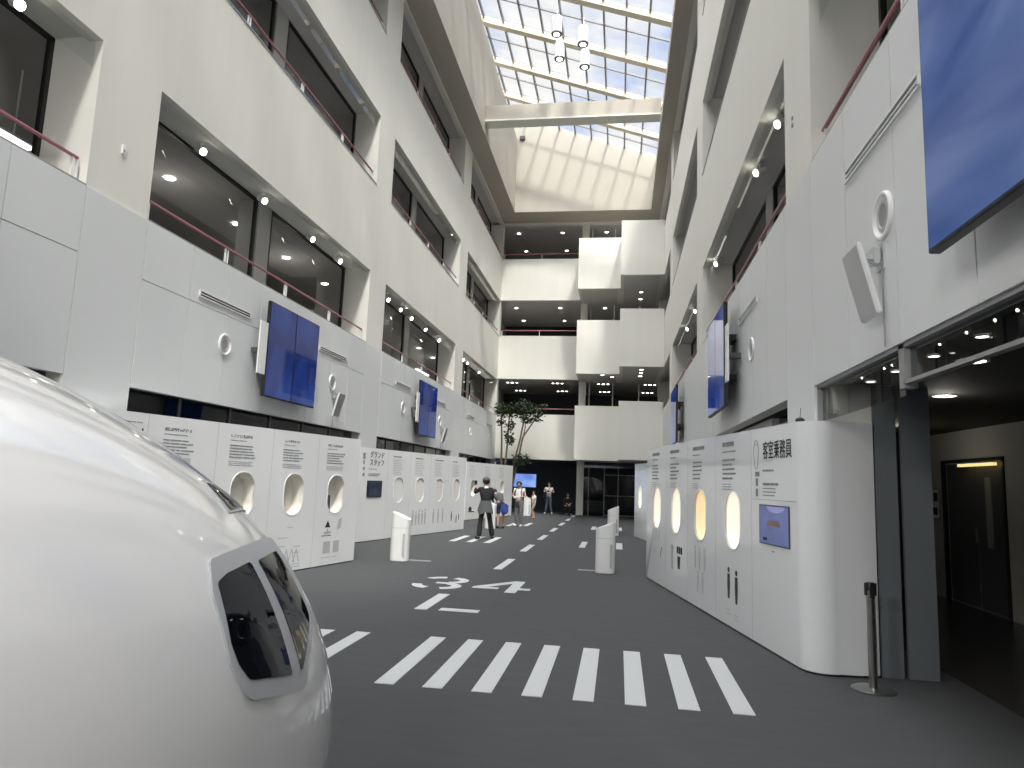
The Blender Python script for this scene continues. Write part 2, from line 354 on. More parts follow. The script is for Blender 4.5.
# overhanging upper walls and the skylight
m = MB(); m.box(XL-.7, XLI, YB, YFI+1.8, ZS, ZS+.12); m.box(XLI-.25, XLI, YB, YFI, ZS+.12, 18.95); m.box(-6.9, XLI-.25, YB, YFI, 18.6, 18.75); m.box(-6.9, -6.7, YB, YFI+1, 18.7, 20.9)
m.box(XRI, XR+.7, YB, YFI+1.8, ZS, ZS+.12); m.box(XRI, XRI+.12, YB, YFI, ZS+.12, 15.5); m.box(XRI+.12, XRI+.45, YB, YFI, 15.3, 15.4); m.box(XRI+.45, XRI+.6, YB, YFI+.5, 15.3, 17.85)
m.box(XLI, XRI, YFI, YF+.3, ZS, ZS+.12)
m.prism([(-6.8, ZS+.12), (2.0, ZS+.12), (2.0, roofz(2.0)-.05), (-6.8, roofz(-6.8)-.05)], lambda a, b, k: (a, YFI+.25*k, b))
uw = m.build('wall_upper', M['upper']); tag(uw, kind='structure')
sky = thing('ceiling', None, None, kind='structure')
def roofbar(name, mt, x0, x1, y0, y1, dz0, dz1, parent=sky):
    m = MB(); m.prism([(x0, roofz(x0)+dz0), (x1, roofz(x1)+dz0), (x1, roofz(x1)+dz1), (x0, roofz(x0)+dz1)], lambda a, b, k: (a, y0+(y1-y0)*k, b)); return m.build(name, M[mt], parent)
for k in range(-11, 4):
    y = 22.95+2.78*k
    roofbar('beam', 'cream', -6.8, 2.0, y-.08, y+.08, -.30, -.06)
    roofbar('beam_flange', 'cream', -6.8, 2.0, y-.15, y+.15, -.35, -.30)
    roofbar('purlin', 'mull', -6.8, 2.0, y+1.36, y+1.42, -.05, .03)
    roofbar('purlin', 'mull', -6.8, 2.0, y-.03, y+.03, -.05, .03)
    g = MB(); g.quad((-6.8,y,roofz(-6.8)),(2.0,y,roofz(2.0)),(2.0,y+2.78,roofz(2.0)),(-6.8,y+2.78,roofz(-6.8))); g.build('glass_pane', M['rg'], sky)
for k in range(10):
    x = .82-.825*k+.825
    roofbar('mullion', 'mull', x-.035, x+.035, YB+3, YFI, -.14, .03)
roofbar('eaves_strip', 'mull', -6.8, -6.25, YB+3, YFI, -.1, -.05)
o = MB().box(-3.4, 3.4, -.25, .25, 0, .62).build('beam', M['upper'], loc=(-2.05, 25.6, 15.62)); tag(o, kind='structure')
MB().box(-3.4, 3.4, -.3, .3, -.06, 0).build('beam_flange', M['concrete'], o)
o = tag(MB().box(0, .28, -.1, 0, 0, .2, .01).build('vent_box', M['dgrey'], loc=(-5.33, YFI, 18.95)), 'small dark vent box high in the corner under the skylight', 'vent')
tag(MB().box(XL-.7, XR+.7, -5.5, -5.2, 4.0, 21).box(XL-.7, XR+.7, YB, YB+.2, 0, 4.2).build('wall_back', M['white']), kind='structure')  # unseen end wall and lobby below, shaped to limit light from behind
tag(MB().box(XL-.7, XR+.7, YB, -5.5, 3.9, 4.1).build('ceiling_lobby', M['ceil']), kind='structure')
tag(MB().box(XR+.02, XR+.2, -6, 3.0, 0, 2.6).build('light_block_right', M['room']), kind='structure')  # unseen wall added to keep low light off the partition boards
# ------------------------------------------------------------------ handrails
def handrail(sd, y0, y1, z, label, posts=True):
    o = thing('handrail', label, 'handrail', (sd.X(.1), y0, z+.025), group='pink handrails of the balconies')
    Lh = y1-y0
    MB().tube([(0,.06,.30),(0,Lh-.06,.30)], .022, 10).build('rail', M['rail'], o)
    n = 4
    for i in range(n+1):
        yy = min(max(Lh*i/n, .09), Lh-.09)
        for dy in (-.035, .035): MB().box(-.012, .012, yy+dy-.012, yy+dy+.012, 0, .29).build('post', M['white'], o)
    return o
bn = {0:'nearest', 1:'second', 2:'third', 3:'farthest'}
ln = ['lowest', 'middle', 'top']
for sd, side, vis in ((Lf, 'left', {(0,0),(0,1),(0,2),(0,3),(1,1),(1,2),(1,3),(2,1),(2,2),(2,3)}), (Rt, 'right', {(0,0),(0,1),(0,2),(0,3),(1,1),(1,2)})):
    for l in range(3):
        for b in range(4):
            if (l, b) in vis:
                handrail(sd, *BAYS[b+1], LEV[l][0], 'pink metal handrail of the %s balcony row, %s bay along the %s wall' % (ln[l], bn[b], side))
def farrail(x0, x1, z, lb):
    o = thing('handrail', lb, 'handrail', (x0, YF+.12, z), group='pink handrails of the balconies')
    MB().tube([(.02,0,.30),(x1-x0-.02,0,.30)], .022, 10).build('rail', M['rail'], o)
    for i in range(3):
        xx = .1+(x1-x0-.2)*i/2
        MB().box(xx-.015, xx+.015, -.012, .012, 0, .29).build('post', M['white'], o)
for z, t in ((4.95,'lowest'), (9.0,'middle'), (13.1,'top')): farrail(XL, -2.1, z, 'pink metal handrail on the %s balcony of the far end wall' % t)
# ------------------------------------------------------------------ lamps
spot0 = None
def spot(x, y, z, label, aim=0):
    global spot0
    if spot0 is None:
        spot0 = thing('track_spotlight', label, 'spotlight', (x, y, z), aim, 'spotlights under the balcony lintels')
        MB().tube([(0,0,.13),(0,0,.05)], .012, 8).box(-.03,.03,-.03,.03,.12,.135).build('bracket', M['white'], spot0)
        MB().tube([(-.09,0,.06),(.06,0,-.02)], [.05,.062], 14).build('housing', M['white'], spot0, smooth='angle')
        MB().tube([(.061,0,-.0205),(.072,0,-.0265)], [.055,.055], 14).build('lens', M['spotlens'], spot0)
    else: dup(spot0, (x, y, z), aim, label)
sl = {0:['top left picture corner'], 1:['near end of the bay','second from the near end','third from the near end','far end of the bay'], 2:['near end of the bay','second from the near end','third from the near end','fourth from the near end','far end of the bay'], 3:['near end of the bay','second from the near end','third from the near end','far end of the bay']}
for b, ysp in {0:[6.15], 1:[9.62,11.59,13.68,15.2], 2:[18.73,19.9,21.03,22.68,24.5], 3:[27.7,28.6,29.4,32.0]}.items():
    for y, t in zip(ysp, sl[b]): spot(XL-.42, y, 6.60, 'lit spotlight over the left lowest balcony, %s bay, %s' % (bn[b], t), -.3)
for b, y, t in ((1,9.45,'near end of the bay'), (1,10.98,'second from the near end'), (1,15.66,'far end of the bay'), (2,20.03,'near end of the bay'), (2,22.38,'far end of the bay')):
    spot(XR+.28, y, 6.60, 'lit spotlight over the right lowest balcony, %s bay, %s' % (bn[b], t), PI+.3)
down0 = None
def down(x, y, z, label, group, r=.11):
    global down0
    if down0 is None:
        down0 = thing('downlight', label, 'ceiling light', (x, y, z), 0, group)
        m = MB(); n = 20
        for k in range(n):
            a, b = 2*PI*k/n, 2*PI*(k+1)/n
            P = lambda t, r_, zz_: (r_*math.cos(t), r_*math.sin(t), zz_)
            m.quad(P(a,.11,-.012), P(b,.11,-.012), P(b,.088,-.012), P(a,.088,-.012)); m.quad(P(a,.11,0), P(b,.11,0), P(b,.11,-.012), P(a,.11,-.012)); m.quad(P(a,.088,-.012), P(b,.088,-.012), P(b,.088,0), P(a,.088,0))
        m.build('trim_ring', M['white'], down0)
        MB().tube([(0,0,0),(0,0,-.006)], .088, 20).build('lens', M['lens'], down0)
    else: dup(down0, (x, y, z), None, label, group)
for y, t in zip((10.95,13.22,15.49,17.77,20.0,22.2,24.3,27.1,29.3,31.5), ('behind the near bay, first from the camera','behind the near bay, second','behind the near bay, third','behind the near bay, fourth','behind the third bay, first','behind the third bay, second','behind the third bay, third','behind the far bay, first','behind the far bay, second','behind the far bay, third')):
    down(-8.15, y, 6.79, 'round downlight in the left wall room '+t, 'downlights in the left wall rooms')
for z, t in ((15.09,'top'), (10.87,'middle')):
    for x, u in ((-5.66,'left'), (-3.26,'centre'), (-.88,'right')):
        for y, v in ((36.6,'front'), (39.6,'rear')):
            if z > 12 and v == 'rear' and x > -1: continue
            down(x, y, z, 'round downlight, %s balcony of far end wall, %s row, %s' % (t, v, u), 'downlights of the far end wall')
for z, y, x, lb in ((10.82,33.3,.92,'round downlight under the highest right balcony box, front'), (10.82,34.6,.92,'round downlight under the highest right balcony box, rear'), (6.70,31.3,.92,'round downlight under the middle right balcony box, front of three'), (6.70,32.2,.92,'round downlight under the middle right balcony box, middle of three'), (6.70,33.2,.92,'round downlight under the middle right balcony box, rear of three'), (6.70,33.0,-.85,'round downlight under the middle balcony box, left'), (6.70,33.6,-.4,'round downlight under the middle balcony box, right')):
    down(x, y, z+.01, lb, 'downlights of the far end wall')
trip0 = None
for x, u in ((-5.66,'left'), (-3.26,'second'), (-.88,'third'), (1.5,'right')):
    for y, v in ((36.2,'front'), (39.4,'rear')):
        lb = 'triple gimbal downlight, lowest far balcony ceiling, %s row, %s' % (v, u)
        if trip0 is None:
            trip0 = thing('triple_downlight', lb, 'ceiling light', (x, y, 6.74), 0, 'triple downlights of the far end wall')
            MB().box(-.36, .36, -.12, .12, -.02, 0).build('frame', M['dgrey'], trip0)
            for i in (-1, 0, 1): MB().tube([(i*.24,0,-.02),(i*.24,0,-.03)], .055+.02*(i == 0), 14).build('lens', M['lens'], trip0)
        else: dup(trip0, (x, y, 6.74), None, lb)
for x, y, lb in ((2.6,5.6,'first'), (3.24,7.58,'second')):
    down(x, y, 2.618, 'round downlight in the black side room ceiling, %s from the opening' % ('nearest' if lb == 'first' else 'farther'), 'downlights of the side room')
for x, y, t in ((2.22,3.6,'nearest'), (2.22,4.1,'second'), (2.25,4.71,'third'), (2.25,5.4,'fourth'), (2.25,6.1,'fifth'), (2.25,6.7,'farthest')):
    dup(down0, (x, y, 2.618), None, 'small round downlight just behind the transom glass on the right, %s of the row' % t, 'downlights of the side room').scale = (.42,.42,1)
for x, y in ((3.24,7.58), (4.1,11.2)):  # fill points added to lift the dark room; the farther has no fixture
    ld = bpy.data.lights.new('side_room_fill', 'POINT'); ld.energy = 5; ld.shadow_soft_size = .1; ld.color = (1,.95,.86)
    lo = bpy.data.objects.new('side_room_fill', ld); COL.objects.link(lo); lo.location = (x, y, 2.5)
for y in (10.95, 15.49, 22.2, 29.3):  # unseen fill points added below the downlights to lift the gallery rooms
    ld = bpy.data.lights.new('gallery_fill', 'POINT'); ld.energy = 9; ld.shadow_soft_size = .12; ld.color = (1,.95,.86)
    lo = bpy.data.objects.new('gallery_fill', ld); COL.objects.link(lo); lo.location = (-8.15, y, 6.1)
for y, Ln, t in ((7.35,.5,'by the nearest bay of the left wall'), (26.4,1.7,'as a reflection, third bay of the left wall')):  # the farther lamp is a glowing body for a fixture's reflection
    o = thing('fluorescent_lamp', 'white fluorescent lamp glowing indoors '+t, 'ceiling light', (-8.0, y, 5.78))
    MB().box(-.06, .06, 0, Ln, 0, .05).build('tube_cover', M['tubelight'], o); MB().box(-.07, .07, -.01, Ln+.01, .05, .08).build('housing', M['white'], o); MB().tube([(0,Ln/2,.08),(0,Ln/2,1.02)], .012, 6).build('hanger', M['white'], o)
pend = None
for x, y, z, lb in ((-2.57,23.9,18.51,'upper left of the four'), (-1.58,23.9,18.04,'upper right of the four'), (-2.62,25.73,18.69,'lower left of the four'), (-1.61,25.73,18.29,'lower right of the four')):
    if pend is None:
        pend = thing('pendant_light', 'white cylinder pendant light under the skylight, '+lb, 'pendant light', (x, y, z), 0, 'pendant lights under the skylight')
        MB().tube([(0,0,-.35),(0,0,.30),(0,0,.33)], [.20,.20,.06], 20).build('housing', M['white'], pend, smooth='angle')
        MB().tube([(0,0,-.39),(0,0,-.35)], [.205,.205], 20).build('rim', M['dgrey'], pend)
        MB().tube([(0,0,-.395),(0,0,-.39)], .11, 20).build('lens', M['lens'], pend)
        MB().tube([(0,0,.33),(0,0,.72)], .015, 6).build('stem', M['white'], pend)
    else: dup(pend, (x, y, z), None, 'white cylinder pendant light under the skylight, '+lb)
# ------------------------------------------------------------------ wall fittings
slot0 = noz0 = spk0 = None
def slot(sd, y, label):
    global slot0
    rz = 0 if sd is Lf else PI
    if slot0 is None:
        slot0 = thing('slot_diffuser', label, 'air vent', (sd.X(-.02), y, 4.19), rz, 'slot air vents on the side walls')
        MB().box(0, .02, -.74, .74, .035, .05).box(0, .02, -.74, .74, -.05, -.035).box(0, .02, -.74, -.72, -.05, .05).box(0, .02, .72, .74, -.05, .05).box(0, .018, -.72, .72, -.006, .006).build('frame', M['white'], slot0)
        MB().box(-.002, .004, -.72, .72, -.035, .035).build('slot', M['black'], slot0)
    else: dup(slot0, (sd.X(-.02), y, 4.19), rz, label)
def nozzle(sd, y, label):
    global noz0
    rz = 0 if sd is Lf else PI
    if noz0 is None:
        noz0 = thing('jet_nozzle', label, 'air vent', (sd.X(-.014), y, 3.56), rz, 'round air nozzles on the side walls')
        MB().lathe([(-.004,.175),(.022,.174),(.032,.165),(.032,.15),(.010,.135),(.004,.125)], 28).build('flange', M['white'], noz0, smooth='angle')
        MB().lathe([(.002,.124),(.012,.118),(.020,.10),(.021,.088),(.012,.08)], 28).build('ball', M['column'], noz0, smooth='angle')
        MB().lathe([(.012,.081),(.013,.04),(.013,.001)], 28).build('throat', M['grey'], noz0)
    else: dup(noz0, (sd.X(-.014), y, 3.56), rz, label)
def speaker(sd, y, label):
    global spk0
    rz = 0 if sd is Lf else PI
    if spk0 is None:
        spk0 = thing('wall_mounted_speaker', label, 'speaker', (sd.X(-.02), y, 3.12), rz, 'white panel speakers on the side walls')
        m = MB(); R_ = Matrix.Rotation(math.radians(14), 4, 'Y')
        m.box(.13, .165, -.17, .17, -.26, .26, .008); bmesh.ops.transform(m.bm, matrix=R_, verts=m.bm.verts); m.build('cabinet', M['white'], spk0)
        m = MB(); m.box(.1655, .169, -.155, .155, -.245, .245); bmesh.ops.transform(m.bm, matrix=R_, verts=m.bm.verts); m.build('grille', M['alu'], spk0)
        MB().box(0, .015, -.07, .07, .06, .25).box(0, .16, -.02, .02, .14, .18).box(.03, .07, -.05, .05, .10, .22).build('bracket', M['alu'], spk0)
        MB().tube([(.1,.02,.12),(.05,.05,.08),(.015,.04,.14),(.012,.04,-.5)], .006, 6).build('cable', M['grey'], spk0)
    else: dup(spk0, (sd.X(-.02), y, 3.12), rz, label)
for b, c in ((1,12.14), (2,21.5), (3,30.9)):
    bd = {1:'near', 2:'middle', 3:'far'}[b]
    slot(Lf, c-2.1, 'white slot air vent left of the %s screens bay on the left wall' % bd if b < 3 else 'white slot air vent on the farthest left wall bay, nearer one')
    slot(Lf, c+2.17, 'white slot air vent right of the %s screens bay on the left wall' % bd if b < 3 else 'white slot air vent on the farthest left wall bay, farther one')
    nozzle(Lf, c-2.05, 'round white air nozzle left of the %s screens on the left wall' % bd if b < 3 else 'round white air nozzle on the farthest left wall bay, nearer one')
    nozzle(Lf, c+2.2, 'round white air nozzle right of the %s screens on the left wall' % bd if b < 3 else 'round white air nozzle on the farthest left wall bay, farther one')
speaker(Lf, 14.45, 'white panel speaker right of the near blue screens on the left wall')
speaker(Lf, 23.95, 'white panel speaker right of the middle blue screens on the left wall')
slot(Rt, 5.13, 'white slot air vent beside the large sky screen on the right wall')
nozzle(Rt, 5.08, 'large looking round air nozzle above the right wall speaker')
speaker(Rt, 5.15, 'white panel speaker below the round nozzle on the right wall')
slot(Rt, 10.4, 'white slot air vent on the right wall before the edge-on screens')
nozzle(Rt, 10.1, 'round white air nozzle on the right wall before the edge-on screens')
def screens(sd, yc, mt, la, lb, far=False, lm=None, only=None):
    for i, lbl in ((0, la), (1, lb)):
        if only is not None and i != only: continue
        y0 = yc-1.0+i*1.0
        o = thing('wall_display', lbl, 'screen', (sd.X(-.26), y0, 2.86), group='blue screens on the side walls')
        s = -sd.sg
        a = lambda d0, d1: (min(s*d0, s*d1), max(s*d0, s*d1))
        x = a(-.06, 0)
        MB().box(*x, .004, .996, 0, 1.66, .004).build('casing', M['black'], o)
        x = a(0, .004)
        MB().box(*x, .02, .98, .02, 1.64).build('screen', M[mt], o)
        x = a(-.26, -.06)
        for zm in (.45, 1.1): MB().box(*x, .3, .7, zm, zm+.1).build('wall_mount', M['black'], o)
    if lm:
        o = thing('wall_mounted_plate', lm, 'equipment plate', (sd.X(-.02), yc-1.27, 3.22))
        s = -sd.sg
        MB().box(*sorted((s*.20, s*.225)), .02, .36, 0, .90, .005).build('case', M['white'], o)
        MB().box(*sorted((0, s*.20)), .16, .30, .38, .46).build('wall_bracket', M['dgrey'], o)
screens(Lf, 12.0, 'screen', 'blue upright screen on the near left wall, left of the near pair', 'blue upright screen on the near left wall, right of the near pair', lm='slim white plate behind the near blue screen pair')
screens(Lf, 21.35, 'screen', 'blue upright screen farther along the left wall, left of that pair', 'blue upright screen farther along the left wall, right of that pair', lm='slim white plate behind the farther blue screen pair')
screens(Rt, 12.1, 'screen', 'upright screen seen edge-on on the right wall, nearer of that pair', 'upright screen seen edge-on on the right wall, farther of that pair', lm='slim white plate beside the edge-on right wall screens')
screens(Rt, 21.45, 'screen', 'small far upright screen edge-on on the right wall, nearer of two', 'small far upright screen edge-on on the right wall, farther of two')
screens(Rt, 2.83, 'bigscreen', 'screen outside', 'huge sky blue screen in the top right corner', only=1)
o = thing('wall_switch', 'tiny white box on the near left pillar', 'switch', (XL, 7.47, 5.54)); MB().box(0, .02, -.03, .03, -.06, .06, .004).build('plate', M['white'], o); MB().box(.02, .024, -.012, .012, -.03, .0).build('button', M['grey'], o)
o = thing('wall_socket', 'tiny dark fitting on the near right pillar', 'switch', (XR, 7.67, 5.67)); MB().box(-.015, 0, -.02, .02, .02, .06).build('plate', M['grey'], o); MB().box(-.015, 0, -.02, .02, -.06, -.02).build('plate', M['grey'], o); MB().box(-.01, 0, -.008, .008, -.02, .02).build('clip', M['white'], o)
# ------------------------------------------------------------------ display walls
def stadium(w, h, r, n=8):
    P = []
    for cx, cy, a in ((w/2-r, h/2-r, 0), (-w/2+r, h/2-r, 90), (-w/2+r, -h/2+r, 180), (w/2-r, -h/2+r, 270)):
        for i in range(n+1):
            t = math.radians(a+90*i/n); P.append((cx+r*math.cos(t), cy+r*math.sin(t)))
    return P
def ray_rect(dx, dz, x0, x1, z0, z1):
    t = 1e9
    if dx > 1e-9: t = min(t, x1/dx)
    if dx < -1e-9: t = min(t, x0/dx)
    if dz > 1e-9: t = min(t, z1/dz)
    if dz < -1e-9: t = min(t, z0/dz)
    return dx*t, dz*t
PH = 2.25
def module_face(m, c, u0, u1, cz=1.235, w=.5, h=.66, depth=.14):
    """face of a wall module with a rounded porthole at (c, cz)"""
    P = stadium(w, h, .23)
    ang = sorted({round(math.atan2(b, a), 6) for a, b in P} | {round(math.atan2(z-cz, u-c), 6) for u in (u0, u1) for z in (.02, PH)})
    def hole(t):
        dx, dz = math.cos(t), math.sin(t); best = None
        for (a, b), (a2, b2) in zip(P, P[1:]+P[:1]):
            den = dx*(b2-b)-dz*(a2-a)
            if abs(den) < 1e-12: continue
            s_ = (a*(b2-b)-b*(a2-a))/den; q = (a*dz-b*dx)/den
            if s_ > 0 and -1e-6 <= q <= 1+1e-6: best = s_ if best is None else max(best, s_)
        return dx*best, dz*best
    H = [hole(t) for t in ang]; O = [ray_rect(math.cos(t), math.sin(t), u0-c, u1-c, .02-cz, PH-cz) for t in ang]
    n = len(ang); v = m.bm.verts.new
    A = [v((c+x, 0, cz+z)) for x, z in H]; B = [v((c+x, 0, cz+z)) for x, z in O]; D = [v((c+x, .02, cz+z)) for x, z in H]
    for i in range(n):
        j = (i+1) % n
        m.bm.faces.new((A[i], A[j], B[j], B[i])); m.bm.faces.new((A[j], A[i], D[i], D[j]))
    return H
def niche(H, c, cz, depth, parent, mt_back, mt_side='niche'):
    m = MB(); n = len(H)
    A = [m.bm.verts.new((c+x, .018, cz+z)) for x, z in H]; B = [m.bm.verts.new((c+x*.96, depth, cz+z*.96)) for x, z in H]
    for i in range(n): m.bm.faces.new((A[i], A[(i+1) % n], B[(i+1) % n], B[i]))
    p = m.build('porthole_liner', M[mt_side], parent, smooth=True)
    m = MB(); m.bm.faces.new([m.bm.verts.new((c+x*.96, depth, cz+z*.96)) for x, z in H]); m.build('porthole_back', M[mt_back], p)
    m = MB(); k = len(H)
    for i in range(k):
        a, b = H[i], H[(i+1) % k]
        f_ = lambda q, s_, y: (c+q[0]*s_, y, cz+q[1]*s_)
        m.quad(f_(a,1.0,-.006), f_(b,1.0,-.006), f_(b,1.03,-.006), f_(a,1.03,-.006)); m.quad(f_(a,1.03,-.006), f_(b,1.03,-.006), f_(b,1.045,0), f_(a,1.045,0)); m.quad(f_(a,1.0,-.006), f_(b,1.0,-.006), f_(b,1.0,.02), f_(a,1.0,.02))
    m.build('porthole_rim', M['white'], p)
def bars(m, u, z, n, wd, h=.018, pitch=.042, ragged=.35):
    for i in range(n):
        x = u; end = u+wd*(1-ragged*random.random())
        while x < end-.015:
            L_ = min(random.uniform(.03,.10), end-x); m.box(x, x+L_, -.003, .0, z-i*pitch-h/2, z-i*pitch+h/2); x += L_+random.choice((.004,.006,.016))
def rowglyph(m, u, z, n, s):
    for i in range(n):
        x = u+i*s*1.2
        for a in range(3):
            for b in range(3):
                if random.random() < .62: m.box(x+a*s*.33, x+a*s*.33+s*.26, -.003, 0, z-s*.45+b*s*.33, z-s*.45+b*s*.33+s*.2)
    return
def text(body, size, u, z, parent, name='title_lettering', mt='ink', y=-.004, bold=.01, rot=(PI/2,0,0), xs=1):
    cu = bpy.data.curves.new(name, 'FONT'); cu.body = body; cu.size = size; cu.extrude = .001; cu.offset = bold*size
    o = bpy.data.objects.new(name, cu); COL.objects.link(o)
    bpy.context.view_layer.update()
    me = bpy.data.meshes.new_from_object(o.evaluated_get(bpy.context.evaluated_depsgraph_get()))
    bpy.data.objects.remove(o); bpy.data.curves.remove(cu)
    me.materials.clear(); me.materials.append(M[mt])
    o = bpy.data.objects.new(name, me); COL.objects.link(o); o.parent = parent; o.location = (u, y, z); o.rotation_euler = rot; o.scale = (xs, 1, 1)
    return o
def display_wall(label, A, dirv, holes, ends, thick, mt, backs, seams, group='white porthole display walls', roundend=None):
    """holes: porthole centres u; ends: (u0,u1) of the wall; local x along the face, -y towards the hall"""
    o = thing('display_wall', label, 'display wall', (A[0], A[1], 0), math.atan2(dirv[1], dirv[0]), group)
    m = MB(); hs = []
    edges = [ends[0]]+[h for h in seams]+[ends[1]]
    for a, b in zip(edges, edges[1:]):
        c = [h for h in holes if a < h < b]
        if c: hs.append((c[0], module_face(m, c[0], a, b)))
        else: m.quad((a,0,.02),(b,0,.02),(b,0,PH),(a,0,PH))
    u0, u1 = ends
    m.quad((u0,0,PH),(u1,0,PH),(u1,thick,PH),(u0,thick,PH)); m.quad((u0,thick,.02),(u1,thick,.02),(u1,thick,PH),(u0,thick,PH)); m.quad((u0,0,.02),(u0,thick,.02),(u0,thick,PH),(u0,0,PH))
    if not roundend: m.quad((u1,0,.02),(u1,thick,.02),(u1,thick,PH),(u1,0,PH))
    else:
        P = roundend
        for (a, b), (c, d_) in zip(P, P[1:]): m.quad((a,b,.02),(c,d_,.02),(c,d_,PH),(a,b,PH))
        m.bm.faces.new([m.bm.verts.new((a, b, PH)) for a, b in P]+[m.bm.verts.new((P[-1][0]-.12, P[-1][1], PH)), m.bm.verts.new((u1, thick, PH))])
    bmesh.ops.remove_doubles(m.bm, verts=m.bm.verts, dist=.0005)
    m.build('wall_body', M[mt], o, smooth='angle' if roundend else False)
    pl = MB()
    if roundend: pl.prism([(u0+.02,.02)]+[(a-.015, b+.015) for a, b in roundend]+[(u1-.1,thick-.02),(u0+.02,thick-.02)], lambda a, b, k: (a, b, .0+.02*k))
    else: pl.box(u0+.02, u1-.02, .02, thick-.02, 0, .02)
    pl.build('plinth', M['black'], o)
    for (c, H), bk in zip(hs, backs): niche(H, c, 1.235, min(.2, thick-.03), o, bk, 'niche' if not bk.startswith('lightbox') else bk)
    sm = MB()
    for s_ in seams: sm.box(s_-.0025, s_+.0025, -.0015, 0, .02, PH)
    sm.build('panel_joint', M['pale_ink'], o)
    return o
# left near wall
dv = (.198, .980)
A1 = (-5.18, 11.01)
hl1 = [-4.95, -3.76, -2.57, -1.38, -.19, 1.0]
hl1 = [-2.57, -1.38, -.19, 1.0]
D1 = display_wall('white display wall with portholes beside the aircraft nose', A1, dv, hl1, (-4.4, 1.72), .32, 'panel', ['niche']*4, [-3.16,-1.97,-.785,.405])
g = MB(); h_ = MB()
for c, nt in ((-2.57,9), (-1.38,9), (-.19,8), (1.0,9)):
    u = c-.33
    rowglyph(g, u, 2.085, nt, .042); bars(h_, u, 2.02, 1, .40, .010); bars(h_, u-.01, 1.945, 5, .55); bars(h_, u-.01, 1.715, 3, .52, .006, .026, .1)
g.build('heading_lettering', M['ink'], D1); h_.build('body_lettering', M['grey_ink'], D1)
text('整備士', .24, -3.84, 1.86, D1, bold=.004)
g = MB(); bars(g, -3.78, 2.13, 1, .55, .012, ragged=0); g.build('ruby_lettering', M['grey_ink'], D1)
g = MB()
g.prism([(.74,.66),(.82,.78),(.90,.66)], lambda a, b, k: (a, -.003*k, b)); bars(g, .66, .52, 1, .32, .012)
g.build('icon', M['ink'], D1)
g = MB()
g.box(.72,.92,-.003,0,.55,.59); g.box(.80,.84,-.003,0,.55,.64); g.prism([(1.10,.6),(1.22,.64),(1.24,.82),(1.14,.78)], lambda a, b, k: (a, -.003*k, b)); g.box(.72,.93,-.003,0,.22,.42); g.box(1.02,1.2,-.003,0,.22,.42); bars(g, .7, .15, 1, .25, .012); bars(g, 1.0, .15, 1, .22, .012)
g.build('diagram', M['pale_ink'], D1)
g = MB()
bars(g, -.28, .71, 1, .2, .012); bars(g, -.5, .55, 1, .25, .012); bars(g, -.45, .42, 1, .18, .012); bars(g, -.1, .4, 1, .2, .012); bars(g, -.08, .30, 1, .18, .014); bars(g, -.12, .12, 2, .25, .012)
for a in (-.35, -.22, -.1): g.prism([(a,.15),(a+.02,.15),(a+.10,.36),(a+.08,.36)], lambda x, z, k: (x, -.003*k, z)); g.prism([(a+.16,.15),(a+.18,.15),(a+.10,.36),(a+.08,.36)], lambda x, z, k: (x, -.003*k, z))
g.build('map_drawing', M['pale_ink'], D1)
def local(D, u, v, z):
    a = D.rotation_euler.z; return (D.location.x+u*math.cos(a)-v*math.sin(a), D.location.y+u*math.sin(a)+v*math.cos(a), z)
o = thing('hanging_tool', 'black tool hanging inside the porthole next to the aircraft nose window', 'exhibit tool', local(D1, -1.55, .15, 1.0), D1.rotation_euler.z)
MB().box(-.035,.035,-.02,.02,.02,.16,.01).box(-.02,.02,-.02,.02,.16,.46).box(-.05,.05,-.02,.02,.40,.46,.01).tube([(.03,0,.1),(.06,0,.14),(.03,0,.2)], .012, 6).build('tool_body', M['black'], o); MB().tube([(-.0,0,.46),(0,.01,.5)], .006, 6).build('hook', M['steel'], o)
o = thing('exhibit_case', 'dark case standing inside the right porthole of the near display wall', 'exhibit case', local(D1, .86, .12, .915), D1.rotation_euler.z)
MB().box(-.08,.08,-.06,.06,0,.30,.01).build('case', M['dgrey'], o); MB().tube([(-.04,0,.30),(-.04,0,.33),(.04,0,.33),(.04,0,.30)], .007, 6).build('handle', M['black'], o)
# left middle wall
dv2 = (.209, .978)
A2 = (-6.08, 15.98)
D2 = display_wall('white display wall with a small dark monitor and four portholes, left side', A2, dv2, [1.87,3.05,4.23,5.41], (0, 6.08), .05, 'panel', ['white','niche','niche','niche'], [1.28,2.46,3.64,4.82])
g = MB(); h_ = MB()
for c in (1.87,3.05,4.23,5.41):
    bars(g, c-.33, 2.09, 1, .55, .03); bars(h_, c-.33, 2.0, 9, .55, .012, .045)
g.build('heading_lettering', M['grey_ink'], D2); h_.build('body_lettering', M['pale_ink'], D2)
text('グランド', .17, .40, 2.03, D2); text('スタッフ', .17, .40, 1.84, D2)
g = MB(); g.box(.1,.2,-.003,0,1.97,2.12); g.box(.12,.18,-.003,0,1.84,1.95); bars(g, .38, 1.74, 1, .4, .016); bars(g, .38, 1.62, 2, .6, .02, .04); g.box(.12,.2,-.003,0,1.70,1.78); g.box(.12,.2,-.003,0,1.56,1.64)
g.build('icon', M['grey_ink'], D2)
o = thing('monitor', 'small square dark monitor on the middle left display wall', 'monitor', local(D2, .34, -.004, 1.06), D2.rotation_euler.z)
MB().box(0,.68,-.012,0,0,.40).build('bezel', M['black'], o); MB().box(.015,.665,-.014,-.012,.015,.385).build('screen', M['darkscreen'], o)
g = MB()
